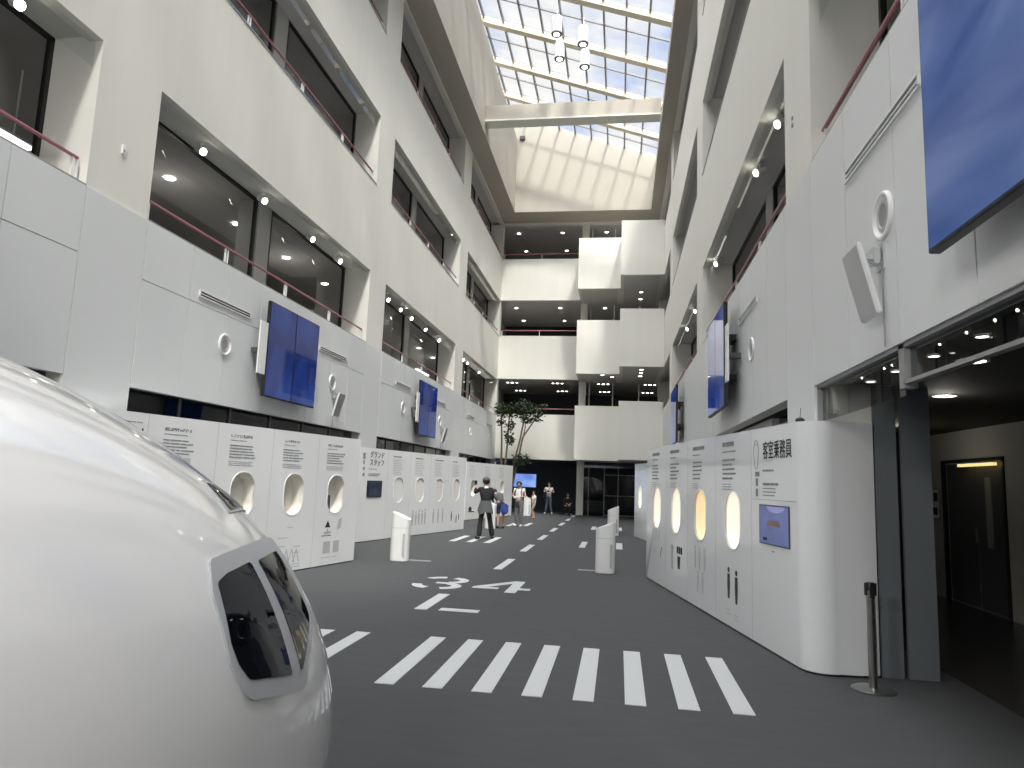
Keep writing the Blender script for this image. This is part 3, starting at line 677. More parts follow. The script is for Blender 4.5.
def person_icon(m, u, z, s):
    m.prism([(u+s*.09*math.cos(t*PI/5), z+s*.9+s*.09*math.sin(t*PI/5)) for t in range(10)], lambda a, b, k: (a, -.003*k, b))
    m.prism([(u-s*.12,z+s*.45),(u-s*.10,z+s*.78),(u+s*.10,z+s*.78),(u+s*.12,z+s*.45),(u+s*.07,z),(u-s*.07,z)], lambda a, b, k: (a, -.003*k, b))
for u in (2.72,2.9,3.08,3.26,3.44): person_icon(g, u, .28, .38+.08*random.random())
for u in (3.95,4.25,4.55): person_icon(g, u, .28, .42)
g.build('figure_drawing', M['pale_ink'], D2)
g = MB()
for u, z, s in ((5.15,.30,.30),(5.5,.24,.24),(5.68,.32,.2)): person_icon(g, u, z, s)
g.build('silhouette_print', M['ink'], D2)
# left far wall
D3 = display_wall('white display wall farthest along the left side, behind the visitors', (-5.83,26.68), (.2,.98), [.7,2.3,3.9], (0, 5.2), .3, 'panel', ['niche','niche','niche'], [1.5,3.1])
g = MB()
for c in (.7,2.3,3.9): bars(g, c-.4, 2.09, 1, .6, .03); bars(g, c-.4, 2.0, 8, .6, .012, .05)
g.build('body_lettering', M['pale_ink'], D3)
g = MB(); g.ball((.5,.0,.42), .12, (1.4,.05,.8), 10); g.box(.3,.9,-.004,0,.3,.33); g.build('printed_graphic', M['ink'], D3)
# right near wall with rounded end
rd = (.192,-.981)
arcp = [(5.98+.26*math.sin(t*PI/2/10), .26-.26*math.cos(t*PI/2/10)) for t in range(11)]
arcp = [(5.98,0)]+[(5.98+.22*math.sin(math.radians(a)), .22-.22*math.cos(math.radians(a))) for a in range(8, 105, 8)]+[(6.215,.44),(6.20,.62),(6.13,.66)]
D4 = display_wall('long glossy white display wall with rounded near end, right side', (.5,12.81), rd, [.72,1.88,3.07,4.29], (0, 5.98), .17, 'gloss', ['lightbox','lightbox','lightbox_warm','lightbox'], [1.30,2.475,3.68,4.87], roundend=arcp)
g = MB(); h_ = MB()
for c in (.72,1.88,3.07,4.29):
    u = c-.34
    bars(g, u, 2.13, 1, .52 if c != 4.29 else .4, .05, ragged=.1); bars(h_, u, 2.04, 1, .45, .014); bars(h_, u, 1.94, 5, .5, .022, .055); bars(h_, u, 1.65, 3, .34, .008, .03)
g.build('heading_lettering', M['grey_ink'], D4); h_.build('body_lettering', M['grey_ink'], D4)
t_ = text('客室乗務員', .20, 5.20, 1.935, D4, bold=.004, xs=.70)
g = MB()
g.tube([(5.02+.07*math.cos(a*PI/8)*(1 if math.sin(a*PI/8) > 0 else .75), -.002, 1.97+.16*math.sin(a*PI/8)) for a in range(17)], .003, 4)
g.tube([(5.02+.04*math.cos(a*PI/6), -.002, 2.10+.03*math.sin(a*PI/6)) for a in range(13)], .003, 4)
g.box(4.99,5.10,-.003,0,1.74,1.79); bars(g, 5.19, 1.80, 1, .36, .02); bars(g, 5.19, 1.66, 1, .5, .026); bars(g, 5.19, 1.615, 3, .36, .01, .035)
g.build('icon', M['grey_ink'], D4)
g = MB(); g.box(5.0,5.06,-.003,0,1.64,1.72); g.box(5.0,5.06,-.003,0,1.53,1.61); g.build('badge', M['grey_ink'], D4)
MB().box(4.88,5.98,-.0015,0,1.498,1.502).build('panel_joint', M['grey_ink'], D4)
o = thing('display_screen', 'blue touch screen in the right display wall below large kanji', 'monitor', local(D4, 5.11, -.002, 1.05), D4.rotation_euler.z)
MB().box(0,.72,-.010,0,0,.40).build('bezel', M['dgrey'], o); MB().box(.012,.708,-.012,-.010,.012,.388).build('screen', M['smallscreen'], o)
g = MB(); g.box(.20,.52,-.013,-.012,.19,.225); g.prism([(.22,.225),(.50,.225),(.48,.25),(.25,.24)], lambda a, b, k: (a, -.012-.001*k, b)); g.build('aircraft_picture', M['brown'], o)
g = MB(); g.prism([(.2+.22*(1+math.cos(PI+t*PI/8)), .385-.06*math.sin(t*PI/8)) for t in range(9)], lambda a, b, k: (a, -.012-.001*k, b)); g.build('cloud_picture', M['paleblue'], o)
MB().box(.10,.2,-.013,-.012,.04,.07).build('button', M['cnavy'], o)
g = MB(); g.box(5.4,5.46,-.003,0,.985,.993); g.build('caption_mark', M['ink'], D4)
g = MB()
person_icon(g, 4.15, .33, .36); person_icon(g, 4.40, .30, .38)
for k in range(3): g.box(1.95+.1*k, 2.02+.1*k, -.003, 0, .62, .72)
g.prism([(2.0,.40),(2.1,.40),(2.13,.58),(1.98,.58)], lambda a, b, k: (a, -.003*k, b)); g.prism([(.95,.46),(.97,.46),(1.07,.62),(1.05,.62)], lambda a, b, k: (a, -.003*k, b))
g.build('silhouette_print', M['ink'], D4)
g = MB()
for k in range(3): person_icon(g, 2.85+.2*k, .52-.0*k, .30)
for k in range(2): person_icon(g, 2.97+.2*k, .22, .28)
g.box(1.62,1.74,-.003,0,.36,.72); bars(g, 2.9, .88, 1, .2, .014); bars(g, 4.05, .2, 2, .2, .01); bars(g, 4.32, .17, 2, .2, .01)
for a in (.45,.65,.85): g.prism([(a,.7),(a+.012,.7),(a+.10,.88),(a+.088,.88)], lambda x, z, k: (x, -.003*k, z)); g.prism([(a,.5),(a+.012,.5),(a+.06,.62),(a+.048,.62)], lambda x, z, k: (x, -.003*k, z))
g.build('figure_drawing', M['pale_ink'], D4)
o = thing('ceiling_sensor', 'small black sensor with a thin aerial on the right display wall top', 'sensor', local(D4, 5.86, .1, PH))
MB().ball((0,0,.03), .035, (1.3,1,.8), 12).box(-.03,.03,-.03,.03,0,.02).build('sensor_body', M['black'], o); MB().tube([(.0,0,.05),(.01,0,.15)], .003, 6).build('aerial', M['black'], o)
D5 = display_wall('white display wall behind the long glossy one on the right', (.50,22.5), rd, [.75,1.95], (0, 2.6), .3, 'gloss', ['lightbox','lightbox'], [1.35])
g = MB()
for c in (.75,): bars(g, c-.4, 2.09, 1, .6, .03); bars(g, c-.4, 2.0, 8, .6, .014, .05); bars(g, c-.3, .6, 5, .5, .03, .07)
g.build('body_lettering', M['pale_ink'], D5)
# ------------------------------------------------------------------ pedestals
def superell(n, a, b, e=3.0):
    return [(a*math.copysign(abs(math.cos(t))**(2/e), math.cos(t)), b*math.copysign(abs(math.sin(t))**(2/e), math.sin(t))) for t in [2*PI*i/n for i in range(n)]]
def make_pedestal(x, y, flip, label, h=.92):
    o = thing('information_pedestal', label, 'pedestal', (x, y, 0), 0, 'white slant-topped pedestals')
    P = superell(32, .175, .15)
    s = -1 if flip else 1
    for nm, z0, slant in (('lower_column', .012, None), ('slanted_head', .625, True)):
        m = MB(); A = [m.bm.verts.new((a, b, z0)) for a, b in P]
        B = [m.bm.verts.new((a, b, .62 if not slant else h-.07-s*a*.40)) for a, b in P]
        m.bm.faces.new(A[::-1]); m.bm.faces.new(B)
        for i in range(32): m.bm.faces.new((A[i], A[(i+1) % 32], B[(i+1) % 32], B[i]))
        m.build(nm, M['white'], o, smooth='angle')
    m = MB(); m.prism(superell(24, .165, .14), lambda a, b, k: (a, b, .0+.02*k)); m.build('foot_gap', M['grey'], o); m = MB(); m.prism(superell(24, .168, .143), lambda a, b, k: (a, b, .615+.014*k)); m.build('shadow_gap', M['grey'], o)
    m = MB(); m.box(.085, .13, -.1515, -.148, .1, .52); m.build('printed_strip', M['pale_ink'], o)
    return o
make_pedestal(-4.1, 13.15, False, 'white pedestal in front of the middle left display wall')
make_pedestal(-.22, 13.1, True, 'nearest white pedestal on the right half of the floor')
make_pedestal(-.15, 22.5, True, 'white pedestal partly hidden behind the nearest right one')
make_pedestal(-4.15, 22.95, False, 'white pedestal behind the woman in black trousers')
make_pedestal(-4.15, 32.4, False, 'farthest white pedestal, below the bright far screen')
# ------------------------------------------------------------------ stanchion
o = thing('stanchion', 'steel barrier post with black belt head beside rounded display end', 'barrier post', (2.10, 6.42, 0))
MB().tube([(0,0,0),(0,0,.012),(0,0,.022)], [.17,.17,.15], 36).build('base', M['steel'], o, smooth='angle')
MB().tube([(0,0,.02),(0,0,.80)], .034, 24).build('post', M['steel'], o, smooth='angle')
MB().tube([(0,0,.80),(0,0,.855),(0,0,.865)], [.037,.037,.03], 24).build('belt_head', M['black'], o, smooth='angle')
MB().box(-.016,.016,-.042,-.03,.74,.86).box(.03,.045,-.015,.015,.76,.86).box(-.045,-.03,-.015,.015,.76,.86).build('belt_slot', M['black'], o)
# ------------------------------------------------------------------ aircraft nose mock-up
NP = dict(tx=-1.33, ty=3.06, tz=.60, th=.65, W=1.37, Lw=2.57, pw=.50, Hu=1.61, Lu=2.84, pu=.51, Hd=.60, n=2.18)
def nose_pt(s, a, off=0):
    g = lambda L_, q: (1-(1-min(s/L_, 1))**2)**q if s > 0 else 0
    w = NP['W']*g(NP['Lw'], NP['pw'])+off; hu = NP['Hu']*g(NP['Lu'], NP['pu'])+off; hd = NP['Hd']*g(1.2, .5)+off*.3
    c, si = math.cos(a), math.sin(a); e = 2/NP['n']
    lat = w*math.copysign(abs(c)**e, c); z = NP['tz']+(hu if si > 0 else hd)*math.copysign(abs(si)**e, si)
    hx, hy = math.sin(NP['th']), math.cos(NP['th'])
    return Vector((-hx*s+hy*lat, -hy*s-hx*lat, max(z, .004)))
nose = thing('aircraft_nose', 'big glossy white aircraft nose mock-up filling the lower left', 'aircraft mock-up', (NP['tx'], NP['ty'], 0))
m = MB(); NS, NA = 70, 96
rings = []
for i in range(1, NS+1):
    s = (i/NS)**2*4.3
    rings.append([m.bm.verts.new(nose_pt(s, 2*PI*k/NA)) for k in range(NA)])
tip = m.bm.verts.new((0, 0, NP['tz']))
for k in range(NA): m.bm.faces.new((tip, rings[0][k], rings[0][(k+1) % NA]))
for A, B in zip(rings, rings[1:]):
    for k in range(NA): m.bm.faces.new((A[k], B[k], B[(k+1) % NA], A[(k+1) % NA]))
m.bm.faces.new(rings[-1])
skin = m.build('fuselage', M['nose'], nose, smooth='angle')
# cockpit glazing: outlines in the mock-up's own metres, laid onto its skin
from mathutils.bvhtree import BVHTree
CAMR = ((0.98801557, 0.14957917, 0.03809597), (0.01687905, 0.14062882, -0.9899185), (-0.15342857, 0.97869792, 0.1364187)); F = 698.0; CAMH = 1.6
bvh = BVHTree.FromPolygons([v.co for v in skin.data.vertices], [tuple(p.vertices) for p in skin.data.polygons])
core = Vector((-.75, -1.0, .8))
def on_skin(p):
    h, n_, _, _ = bvh.find_nearest(p)
    return h, (n_ if n_.dot(h-core) > 0 else -n_)
def densify(P, step=.03):
    out = []
    for a, b in zip(P, P[1:]+P[:1]):
        k = max(1, int((b-a).length/step))
        out += [a+(b-a)*i/k for i in range(k)]
    return out
def roundc(P, r=.014):
    out = []; P = [Vector(p) for p in P]; n = len(P)
    for i in range(n):
        p, a, b = P[i], P[i-1], P[(i+1) % n]
        ra, rb = min(r, (a-p).length*.4), min(r, (b-p).length*.4)
        s0 = p+(a-p).normalized()*ra; s1 = p+(b-p).normalized()*rb
        for t in (0, .33, .67, 1): out.append((1-t)**2*s0+2*t*(1-t)*p+t*t*s1)
    return out
def skin_patch(P, off0, off1, name, mt):
    """a thin shell that follows the skin inside the outline"""
    P = densify(P); m = MB(); bm = m.bm
    c = sum(P, Vector())/len(P); K = 8; rows = []
    for j in range(K):
        rows.append([bm.verts.new(h+n_*off1) for h, n_ in (on_skin(c+(p-c)*(1-j/K)) for p in P)])
    h, n_ = on_skin(c); mid = bm.verts.new(h+n_*off1); n = len(P)
    for A, B in zip(rows, rows[1:]):
        for i in range(n): bm.faces.new((A[i], A[(i+1) % n], B[(i+1) % n], B[i]))
    for i in range(n): bm.faces.new((rows[-1][i], rows[-1][(i+1) % n], mid))
    base = [bm.verts.new(h+n_*off0) for h, n_ in map(on_skin, P)]
    for i in range(n): bm.faces.new((rows[0][i], base[i], base[(i+1) % n], rows[0][(i+1) % n]))
    return m.build(name, M[mt], nose, smooth='angle')
frame_out = [(.14,-1.112,1.332),(.006,-.48,1.337),(.218,-.556,1.081),(.313,-.766,.899),(.315,-.791,.894),(.296,-1.079,.943),(.287,-1.11,.968),(.259,-1.151,1.054),(.185,-1.154,1.241)]
paneA = [(.175,-1.12,1.269),(.168,-1.066,1.287),(.156,-.909,1.304),(.303,-.853,.955),(.282,-1.082,.998),(.265,-1.12,1.047),(.244,-1.135,1.106)]
paneB = [(.152,-.853,1.302),(.098,-.625,1.308),(.223,-.586,1.089),(.302,-.785,.948)]
fr = skin_patch(roundc(frame_out), -.01, .008, 'window_frame', 'frame')
for P in (paneA, paneB): skin_patch(roundc(P), .004, .0105, 'window_pane', 'cock').parent = fr
fr2 = skin_patch(roundc([(-.074,-.849,1.559),(-.096,-.738,1.544),(-.066,-.55,1.441),(.035,-.841,1.451)], .008), -.01, .005, 'window_frame', 'frame')
skin_patch(roundc([(-.065,-.835,1.547),(-.082,-.754,1.538),(-.074,-.568,1.455),(.022,-.817,1.459)], .006), .002, .008, 'window_pane', 'cock').parent = fr2
# ------------------------------------------------------------------ far screen and trees
o = thing('far_screen', 'bright blue landscape screen in the dark hall end', 'screen', (-5.44, 36.5, 1.28))
MB().box(-.03,1.21,0,.06,-.03,.70).build('casing', M['black'], o); MB().box(0,1.18,-.006,0,0,.67).build('screen', M['farscreen'], o); MB().box(.54,.64,.06,.12,-1.28,.3).build('stand', M['black'], o)
def tree(loc, stems, clusters, label):
    o = thing('indoor_tree', label, 'tree', loc)
    for st in stems: MB().tube(st[0], st[1], 8).build('trunk', M['bark'], o, smooth=True)
    m = MB(); rnd = random.Random(3+len(stems)*7+int(loc[0]*10))
    for (c, r, n) in clusters:
        for i in range(n):
            while True:
                v = Vector((rnd.uniform(-1,1), rnd.uniform(-1,1), rnd.uniform(-1,1)))
                if v.length < 1: break
            p = Vector(c)+Vector((v.x*r[0], v.y*r[1], v.z*r[2]))
            L_ = rnd.uniform(.09,.16); W_ = L_*.42
            R_ = Matrix.Rotation(rnd.uniform(0,2*PI), 3, 'Z') @ Matrix.Rotation(rnd.uniform(-.9,.9), 3, 'X') @ Matrix.Rotation(rnd.uniform(-.7,.5), 3, 'Y')
            q = [p+R_ @ Vector(k) for k in ((0,0,0),(L_*.45,W_,-.02),(L_,0,-.035),(L_*.45,-W_,-.02))]
            vs = [m.bm.verts.new(k) for k in q]; m.bm.faces.new(vs[:3]); m.bm.faces.new((vs[0], vs[2], vs[3]))
    m.build('foliage', M['leaf'], o)
ty = 33.2
tree((-5.55, ty, 0), [([(0,0,0),(-.03,0,2.4),(-.05,.02,3.4),(-.1,0,4.5),(-.05,0,5.0)], [.06,.05,.045,.035,.02]), ([(.12,0,0),(.17,0,2.4),(.23,.03,3.4),(.27,0,4.5),(.3,0,5.0)], [.06,.05,.04,.03,.02])],
     [((-.05,0,4.95),(.42,.4,.38),330), ((-.15,0,4.35),(.2,.2,.18),70), ((.35,0,4.2),(.25,.25,.25),110), ((.36,0,3.55),(.22,.2,.3),100), ((.25,0,3.85),(.2,.2,.25),60), ((.45,0,4.9),(.3,.3,.4),200)], 'slender green indoor tree against the far left wall corner')
tree((-4.85, ty, 0), [([(-.5,0,0),(-.06,0,2.65),(.13,0,3.5),(.3,0,4.5),(.28,0,5.0)], [.05,.045,.04,.035,.02]), ([(-.42,0,0),(.1,0,2.65),(.26,0,3.65),(.85,0,4.55),(1.0,0,4.95)], [.05,.045,.04,.03,.02]), ([(.26,0,3.5),(.36,.05,4.1),(.35,.05,4.8)], [.03,.025,.015])],
     [((.25,0,5.05),(.5,.4,.5),420), ((.95,0,4.95),(.45,.35,.35),230), ((.45,0,4.5),(.35,.3,.2),130), ((1.25,0,5.2),(.15,.15,.14),40), ((.22,0,2.6),(.45,.4,.32),190), ((.95,0,4.55),(.22,.2,.15),60)], 'leaning green indoor tree with forked trunks nearer the far balcony')
# ------------------------------------------------------------------ people
def skinned(V, E, R_, name, mt, parent, sub=1):
    me = bpy.data.meshes.new(name); me.from_pydata([tuple(v) for v in V], E, [])
    o = bpy.data.objects.new(name, me); COL.objects.link(o)
    o.modifiers.new('Skin', 'SKIN'); o.modifiers['Skin'].use_smooth_shade = True
    for i, r in enumerate(R_): me.skin_vertices[0].data[i].radius = (r, r) if not isinstance(r, tuple) else r
    me.skin_vertices[0].data[0].use_root = True
    sb = o.modifiers.new('Subdivision', 'SUBSURF'); sb.levels = sb.render_levels = sub
    bpy.context.view_layer.update()
    nm = bpy.data.meshes.new_from_object(o.evaluated_get(bpy.context.evaluated_depsgraph_get()))
    bpy.data.objects.remove(o); bpy.data.meshes.remove(me)
    nm.materials.clear(); nm.materials.append(M[mt])
    for p in nm.polygons: p.use_smooth = True
    o = bpy.data.objects.new(name, nm); COL.objects.link(o); o.parent = parent
    return o
BASE = dict(pel=(0,0,.90), sp=(0,.0,1.06), ch=(0,0,1.24), nk=(0,.0,1.38), hb=(0,.02,1.45), hm=(0,.03,1.53), ht=(0,.02,1.60),
  sL=(-.165,0,1.325), eL=(-.22,-.02,1.07), wL=(-.23,.06,.84), sR=(.165,0,1.325), eR=(.22,-.02,1.07), wR=(.23,.06,.84),
  hL=(-.085,0,.87), kL=(-.095,.02,.48), aL=(-.10,-.02,.075), tL=(-.115,.13,.035), hR=(.085,0,.87), kR=(.095,.02,.48), aR=(.10,-.02,.075), tR=(.115,.13,.035))
def person(loc, rz, scale, label, pose, top, bottom, shoes='cblack', hairlong=False, sleeve=1.0, shorts=False, extra=None, haircol='hair', flare=1.0):
    o = thing('person', label, 'person', (*loc, 0), rz)
    J = {k: Vector(v)*scale for k, v in {**BASE, **pose}.items()}
    s = scale
    V, E, R_ = [], [], []; ix = {}
    def add(k, v, r, link=None):
        ix[k] = len(V); V.append(Vector(v)); R_.append(r*s)
        if link: E.append((ix[link], ix[k]))
    add('pel', J['pel'], .115); add('sp', J['sp'], .105, 'pel'); add('ch', J['ch'], .12, 'sp'); add('nk', J['nk'], .05, 'ch'); add('hb', J['hb'], .058, 'nk'); add('hm', J['hm'], .083, 'hb'); add('ht', J['ht'], .068, 'hm')
    fwd = (J['hm']-J['hb']).normalized().cross(Vector((-1,0,0))); 
    if fwd.y < 0 and not pose.get('back'): fwd = -fwd
    add('nose', J['hm']+Vector((0,.085*s,-.03*s)), .014, 'hm')
    for q in 'LR':
        add('s'+q, J['s'+q], .055, 'ch'); add('u'+q, (J['s'+q]+J['e'+q])/2, .046, 's'+q); add('e'+q, J['e'+q], .038, 'u'+q); add('w'+q, J['w'+q], .027, 'e'+q)
        d_ = (J['w'+q]-J['e'+q]).normalized(); sd_ = d_.cross(Vector((0,0,1))); sd_ = sd_.normalized() if sd_.length > .1 else Vector((1,0,0)); up_ = sd_.cross(d_)
        add('p'+q, J['w'+q]+d_*.06*s, .03, 'w'+q)
        for k, (off, ln_) in enumerate(((-.027,.075), (-.009,.09), (.009,.085), (.027,.065))):
            a_ = J['w'+q]+d_*.10*s+sd_*off*s
            add('f%s%d' % (q, k), a_, .0095, 'p'+q); add('g%s%d' % (q, k), a_+d_*ln_*.55*s-up_*ln_*.45*s, .008, 'f%s%d' % (q, k))
        add('th'+q, J['w'+q]+d_*.055*s+sd_*(-.05)*s, .011, 'p'+q); add('ti'+q, J['w'+q]+d_*.10*s+sd_*(-.06)*s-up_*.02*s, .009, 'th'+q)
        add('h'+q, J['h'+q], .085, 'pel'); add('k'+q, J['k'+q], .055, 'h'+q); add('c'+q, J['k'+q]*.65+J['a'+q]*.35, .052, 'k'+q); add('a'+q, J['a'+q], .036, 'c'+q); add('t'+q, J['t'+q], .03, 'a'+q)
    skinned(V, E, R_, 'body', 'skin', o)
    f = MB()
    for sx in (-1, 1): f.ball(J['hm']+Vector((sx*.032*s, .078*s, .005*s)), .011*s, seg=8)
    f.build('eye', M['ink'], o)
    f = MB(); f.ball(J['hm']+Vector((0,.076*s,-.062*s)), .018*s, (1.3,.5,.35), 8); f.build('mouth', M['cred'], o)
    f = MB()
    for sx in (-1, 1): f.ball(J['hm']+Vector((sx*.088*s, 0, -.01*s)), .024*s, (.4,.8,1.2), 8)
    f.build('ear', M['skin'], o)
    # hair cap
    h_ = MB(); h_.ball(J['hm']+Vector((0,-.018*s,.022*s)), .102*s, (1,1.02,1.02), 16)
    if hairlong: h_.ball(J['hm']+Vector((0,-.05*s,-.07*s)), .085*s, (1.1,.7,1.3), 14)
    bmesh.ops.delete(h_.bm, geom=[v for v in h_.bm.verts if (v.co-J['hm']).y > .045*s and (v.co-J['hm']).z < .045*s], context='VERTS')
    h_.build('hair', M[haircol], o, smooth=True)
    # clothes
    V, E, R_ = [J['pel']-(J['sp']-J['pel'])*.35, J['sp'], J['ch'], J['ch']*.35+J['nk']*.65], [(0,1),(1,2),(2,3)], [.145*s,.132*s,.137*s,.075*s]
    for q in 'LR':
        i = len(V); V += [J['s'+q], (J['s'+q]+J['e'+q])/2]; E += [(2,i),(i,i+1)]; R_ += [.07*s,.06*s]
        if sleeve >= 1: V += [J['e'+q], J['e'+q]*.15+J['w'+q]*.85]; E += [(i+1,i+2),(i+2,i+3)]; R_ += [.05*s,.04*s]
    skinned(V, E, R_, 'shirt', top, o)
    V, E, R_ = [J['pel']+Vector((0,0,.06*s)), J['pel']-Vector((0,0,.02*s))], [(0,1)], [.118*s,.125*s]
    for q in 'LR':
        i = len(V); V += [J['h'+q]-Vector((0,0,.06*s)), J['k'+q]]; E += [(1,i),(i,i+1)]; R_ += [.095*s,.07*s]
        if not shorts: V += [J['k'+q]*.5+J['a'+q]*.5, J['a'+q]+Vector((0,0,.0*s))]; E += [(i+1,i+2),(i+2,i+3)]; R_ += [.064*s*flare,.056*s*flare]
    skinned(V, E, R_, 'trousers' if not shorts else 'shorts', bottom, o)
    for q in 'LR':
        skinned([J['a'+q]-Vector((0,.03*s,.02*s)), (J['a'+q]+J['t'+q])/2, J['t'+q]+Vector((0,.02*s,.005*s))], [(0,1),(1,2)], [.042*s,.042*s,.036*s], 'shoe', M and shoes, o)
    if extra: extra(o, J, s)
    return o
# woman with cap photographing the porthole
def ex(o, J, s):
    m = MB(); c = J['hm']; m.ball(c+Vector((0,-.005,.045))*s, .108*s, (1,1.05,.8), 16); bmesh.ops.delete(m.bm, geom=[v for v in m.bm.verts if (v.co-c).z < .03*s], context='VERTS'); m.prism([(a*.07*s, .07*s+b*.09*s) for a, b in ((-1,0),(1,0),(.8,.8),(0,1.1),(-.8,.8))], lambda a, b, k: (c.x+a, c.y+b, c.z+.035*s+.008*k)); m.build('cap', M['cgrey'], o, smooth=True)
    m = MB(); n = 16
    A, B = [], []
    for i in range(n):
        t = 2*PI*i/n; A.append(m.bm.verts.new(J['pel']+Vector((.145*math.cos(t), .125*math.sin(t), .13))*s)); w_ = 1.35 if math.sin(t) < .4 else 1.0
        B.append(m.bm.verts.new(J['pel']+Vector((.165*w_*math.cos(t), .15*w_*math.sin(t), -.10-.12*(math.sin(t) < 0)-.05*math.cos(2*t)))*s))
    for i in range(n): m.bm.faces.new((A[i], A[(i+1) % n], B[(i+1) % n], B[i]))
    m.build('tied_jacket', M['cgrey'], o, smooth=True)
    m = MB(); m.tube([J['nk']+Vector(v)*s for v in ((-.1,.02,-.03),(0,-.07,.0),(.1,.02,-.03),(0,.09,-.05),(-.1,.02,-.03))], .035*s, 8); m.build('scarf', M['cwhite'], o, smooth=True)
person((-3.53,18.74), .55, 1.0, 'woman in black top and cap raising a phone to a porthole', dict(sL=(-.17,.02,1.33), eL=(-.26,.18,1.22), wL=(-.16,.36,1.38), eR=(.22,.06,1.1), wR=(.08,.24,1.06), kR=(.16,.04,.48), aR=(.24,.02,.075), tR=(.28,.17,.035), kL=(-.13,.0,.48), aL=(-.19,-.08,.075), tL=(-.23,.06,.035)), 'cblack', 'cblack', extra=ex, flare=1.35)
a = .55; ph = Vector((-.15,.42,1.48)); ph = Vector((ph.x*math.cos(a)-ph.y*math.sin(a)-3.53, ph.x*math.sin(a)+ph.y*math.cos(a)+18.74, 1.40))
o = thing('smartphone', 'dark smartphone held up by the woman in the cap', 'phone', tuple(ph), a)
MB().box(-.038,.038,-.004,.004,0,.155,.003).build('phone_body', M['black'], o); MB().box(-.034,.034,.004,.005,.005,.15).build('phone_screen', M['darkscreen'], o)
# bending child
def ex(o, J, s):
    m = MB(); m.box(-.05,.22,-.32,-.16,.52,.88,.05); bmesh.ops.scale(m.bm, vec=(s,s,s), verts=m.bm.verts); m.build('shoulder_bag', M['cblue'], o, smooth='angle')
    m = MB(); m.tube([J['sL'], J['ch']+Vector((0,-.13,-.05))*s, Vector((.1,-.22,.86))*s], .012*s, 6); m.build('bag_strap', M['cnavy'], o)
person((-3.86,23.3), .35, .93, 'child in dark top bending forward with a blue bag', dict(sp=(-.04,.1,1.04), ch=(-.10,.22,1.16), nk=(-.15,.33,1.22), hb=(-.17,.39,1.25), hm=(-.19,.45,1.27), ht=(-.21,.5,1.30), sL=(-.28,.24,1.17), sR=(.05,.24,1.2), eL=(-.26,.38,.98), wL=(-.2,.5,.9), eR=(.1,.36,1.0), wR=(-.02,.48,.92)), 'cgrey', 'cnavy', shoes='cblack', shorts=True, sleeve=1.0, extra=ex)
# man with backpack, white shirt
def ex(o, J, s):
    m = MB(); m.box(-.16,.16,-.30,-.11,1.0,1.36,.06); bmesh.ops.scale(m.bm, vec=(s,s,s), verts=m.bm.verts); m.build('backpack', M['cgrey'], o, smooth='angle')
    m = MB()
    for q in (-1, 1): m.tube([Vector(v)*s for v in ((q*.10,-.11,1.33),(q*.11,.02,1.40),(q*.115,.135,1.25),(q*.12,.10,1.08),(q*.13,-.1,1.05))], .02*s, 6)
    m.build('backpack_strap', M['cgrey'], o)
    m = MB(); m.box(-.10,.12,.22,.30,1.0,1.10,.02); bmesh.ops.scale(m.bm, vec=(s,s,s), verts=m.bm.verts); m.build('leaflet', M['cwhite'], o)
person((-3.43,24.5), PI-.2, .97, 'man in white shirt with backpack, grey trousers and white shoes looking down', dict(hb=(0,.04,1.44), hm=(0,.07,1.50), ht=(0,.08,1.57), eL=(-.25,.02,1.09), wL=(-.08,.2,1.06), eR=(.25,.02,1.09), wR=(.08,.2,1.06)), 'cwhite', 'cstone', shoes='cwhite', sleeve=.5, extra=ex)
# running child
person((-3.55,29.9), PI/2+.6, .72, 'child in white shirt and beige shorts mid-stride', dict(eL=(-.24,.12,1.1), wL=(-.2,.3,1.2), eR=(.28,-.08,1.12), wR=(.42,.05,1.2), kL=(-.09,.2,.52), aL=(-.09,.04,.14), tL=(-.09,.17,.06), kR=(.09,-.02,.47), aR=(.09,-.12,.075), tR=(.09,.03,.035)), 'cwhite', 'cbeige', shorts=True, shoes='cbeige', sleeve=.5)
# standing man with camera
def ex(o, J, s):
    m = MB(); m.box(.14,.30,-.02,.14,.78,1.02,.04); bmesh.ops.scale(m.bm, vec=(s,s,s), verts=m.bm.verts); m.build('shoulder_bag', M['cnavy'], o, smooth='angle')
    m = MB(); m.tube([Vector(v)*s for v in ((.2,.1,1.0),(.02,.16,1.25),(-.12,.03,1.41),(-.02,-.14,1.25),(.2,-.05,1.0))], .012*s, 6); m.build('bag_strap', M['cnavy'], o)
person((-3.43,35.1), PI, .96, 'man in white shirt and jeans standing by the entrance facing us', dict(eL=(-.26,.04,1.12), wL=(-.06,.22,1.16), eR=(.26,.04,1.12), wR=(.06,.22,1.16), aL=(-.16,0,.075), tL=(-.2,.14,.035), aR=(.16,0,.075), tR=(.2,.14,.035)), 'cwhite', 'cjean', shoes='cwhite', sleeve=.5, extra=ex)
o = thing('compact_camera', 'dark camera held by the man standing at the entrance', 'camera', (-3.43, 35.1-.30, 1.09)); MB().box(-.06,.06,-.02,.03,0,.075,.006).build('camera_body', M['black'], o); MB().tube([(0,-.02,.037),(0,-.05,.037)], .025, 12).build('lens', M['dgrey'], o)
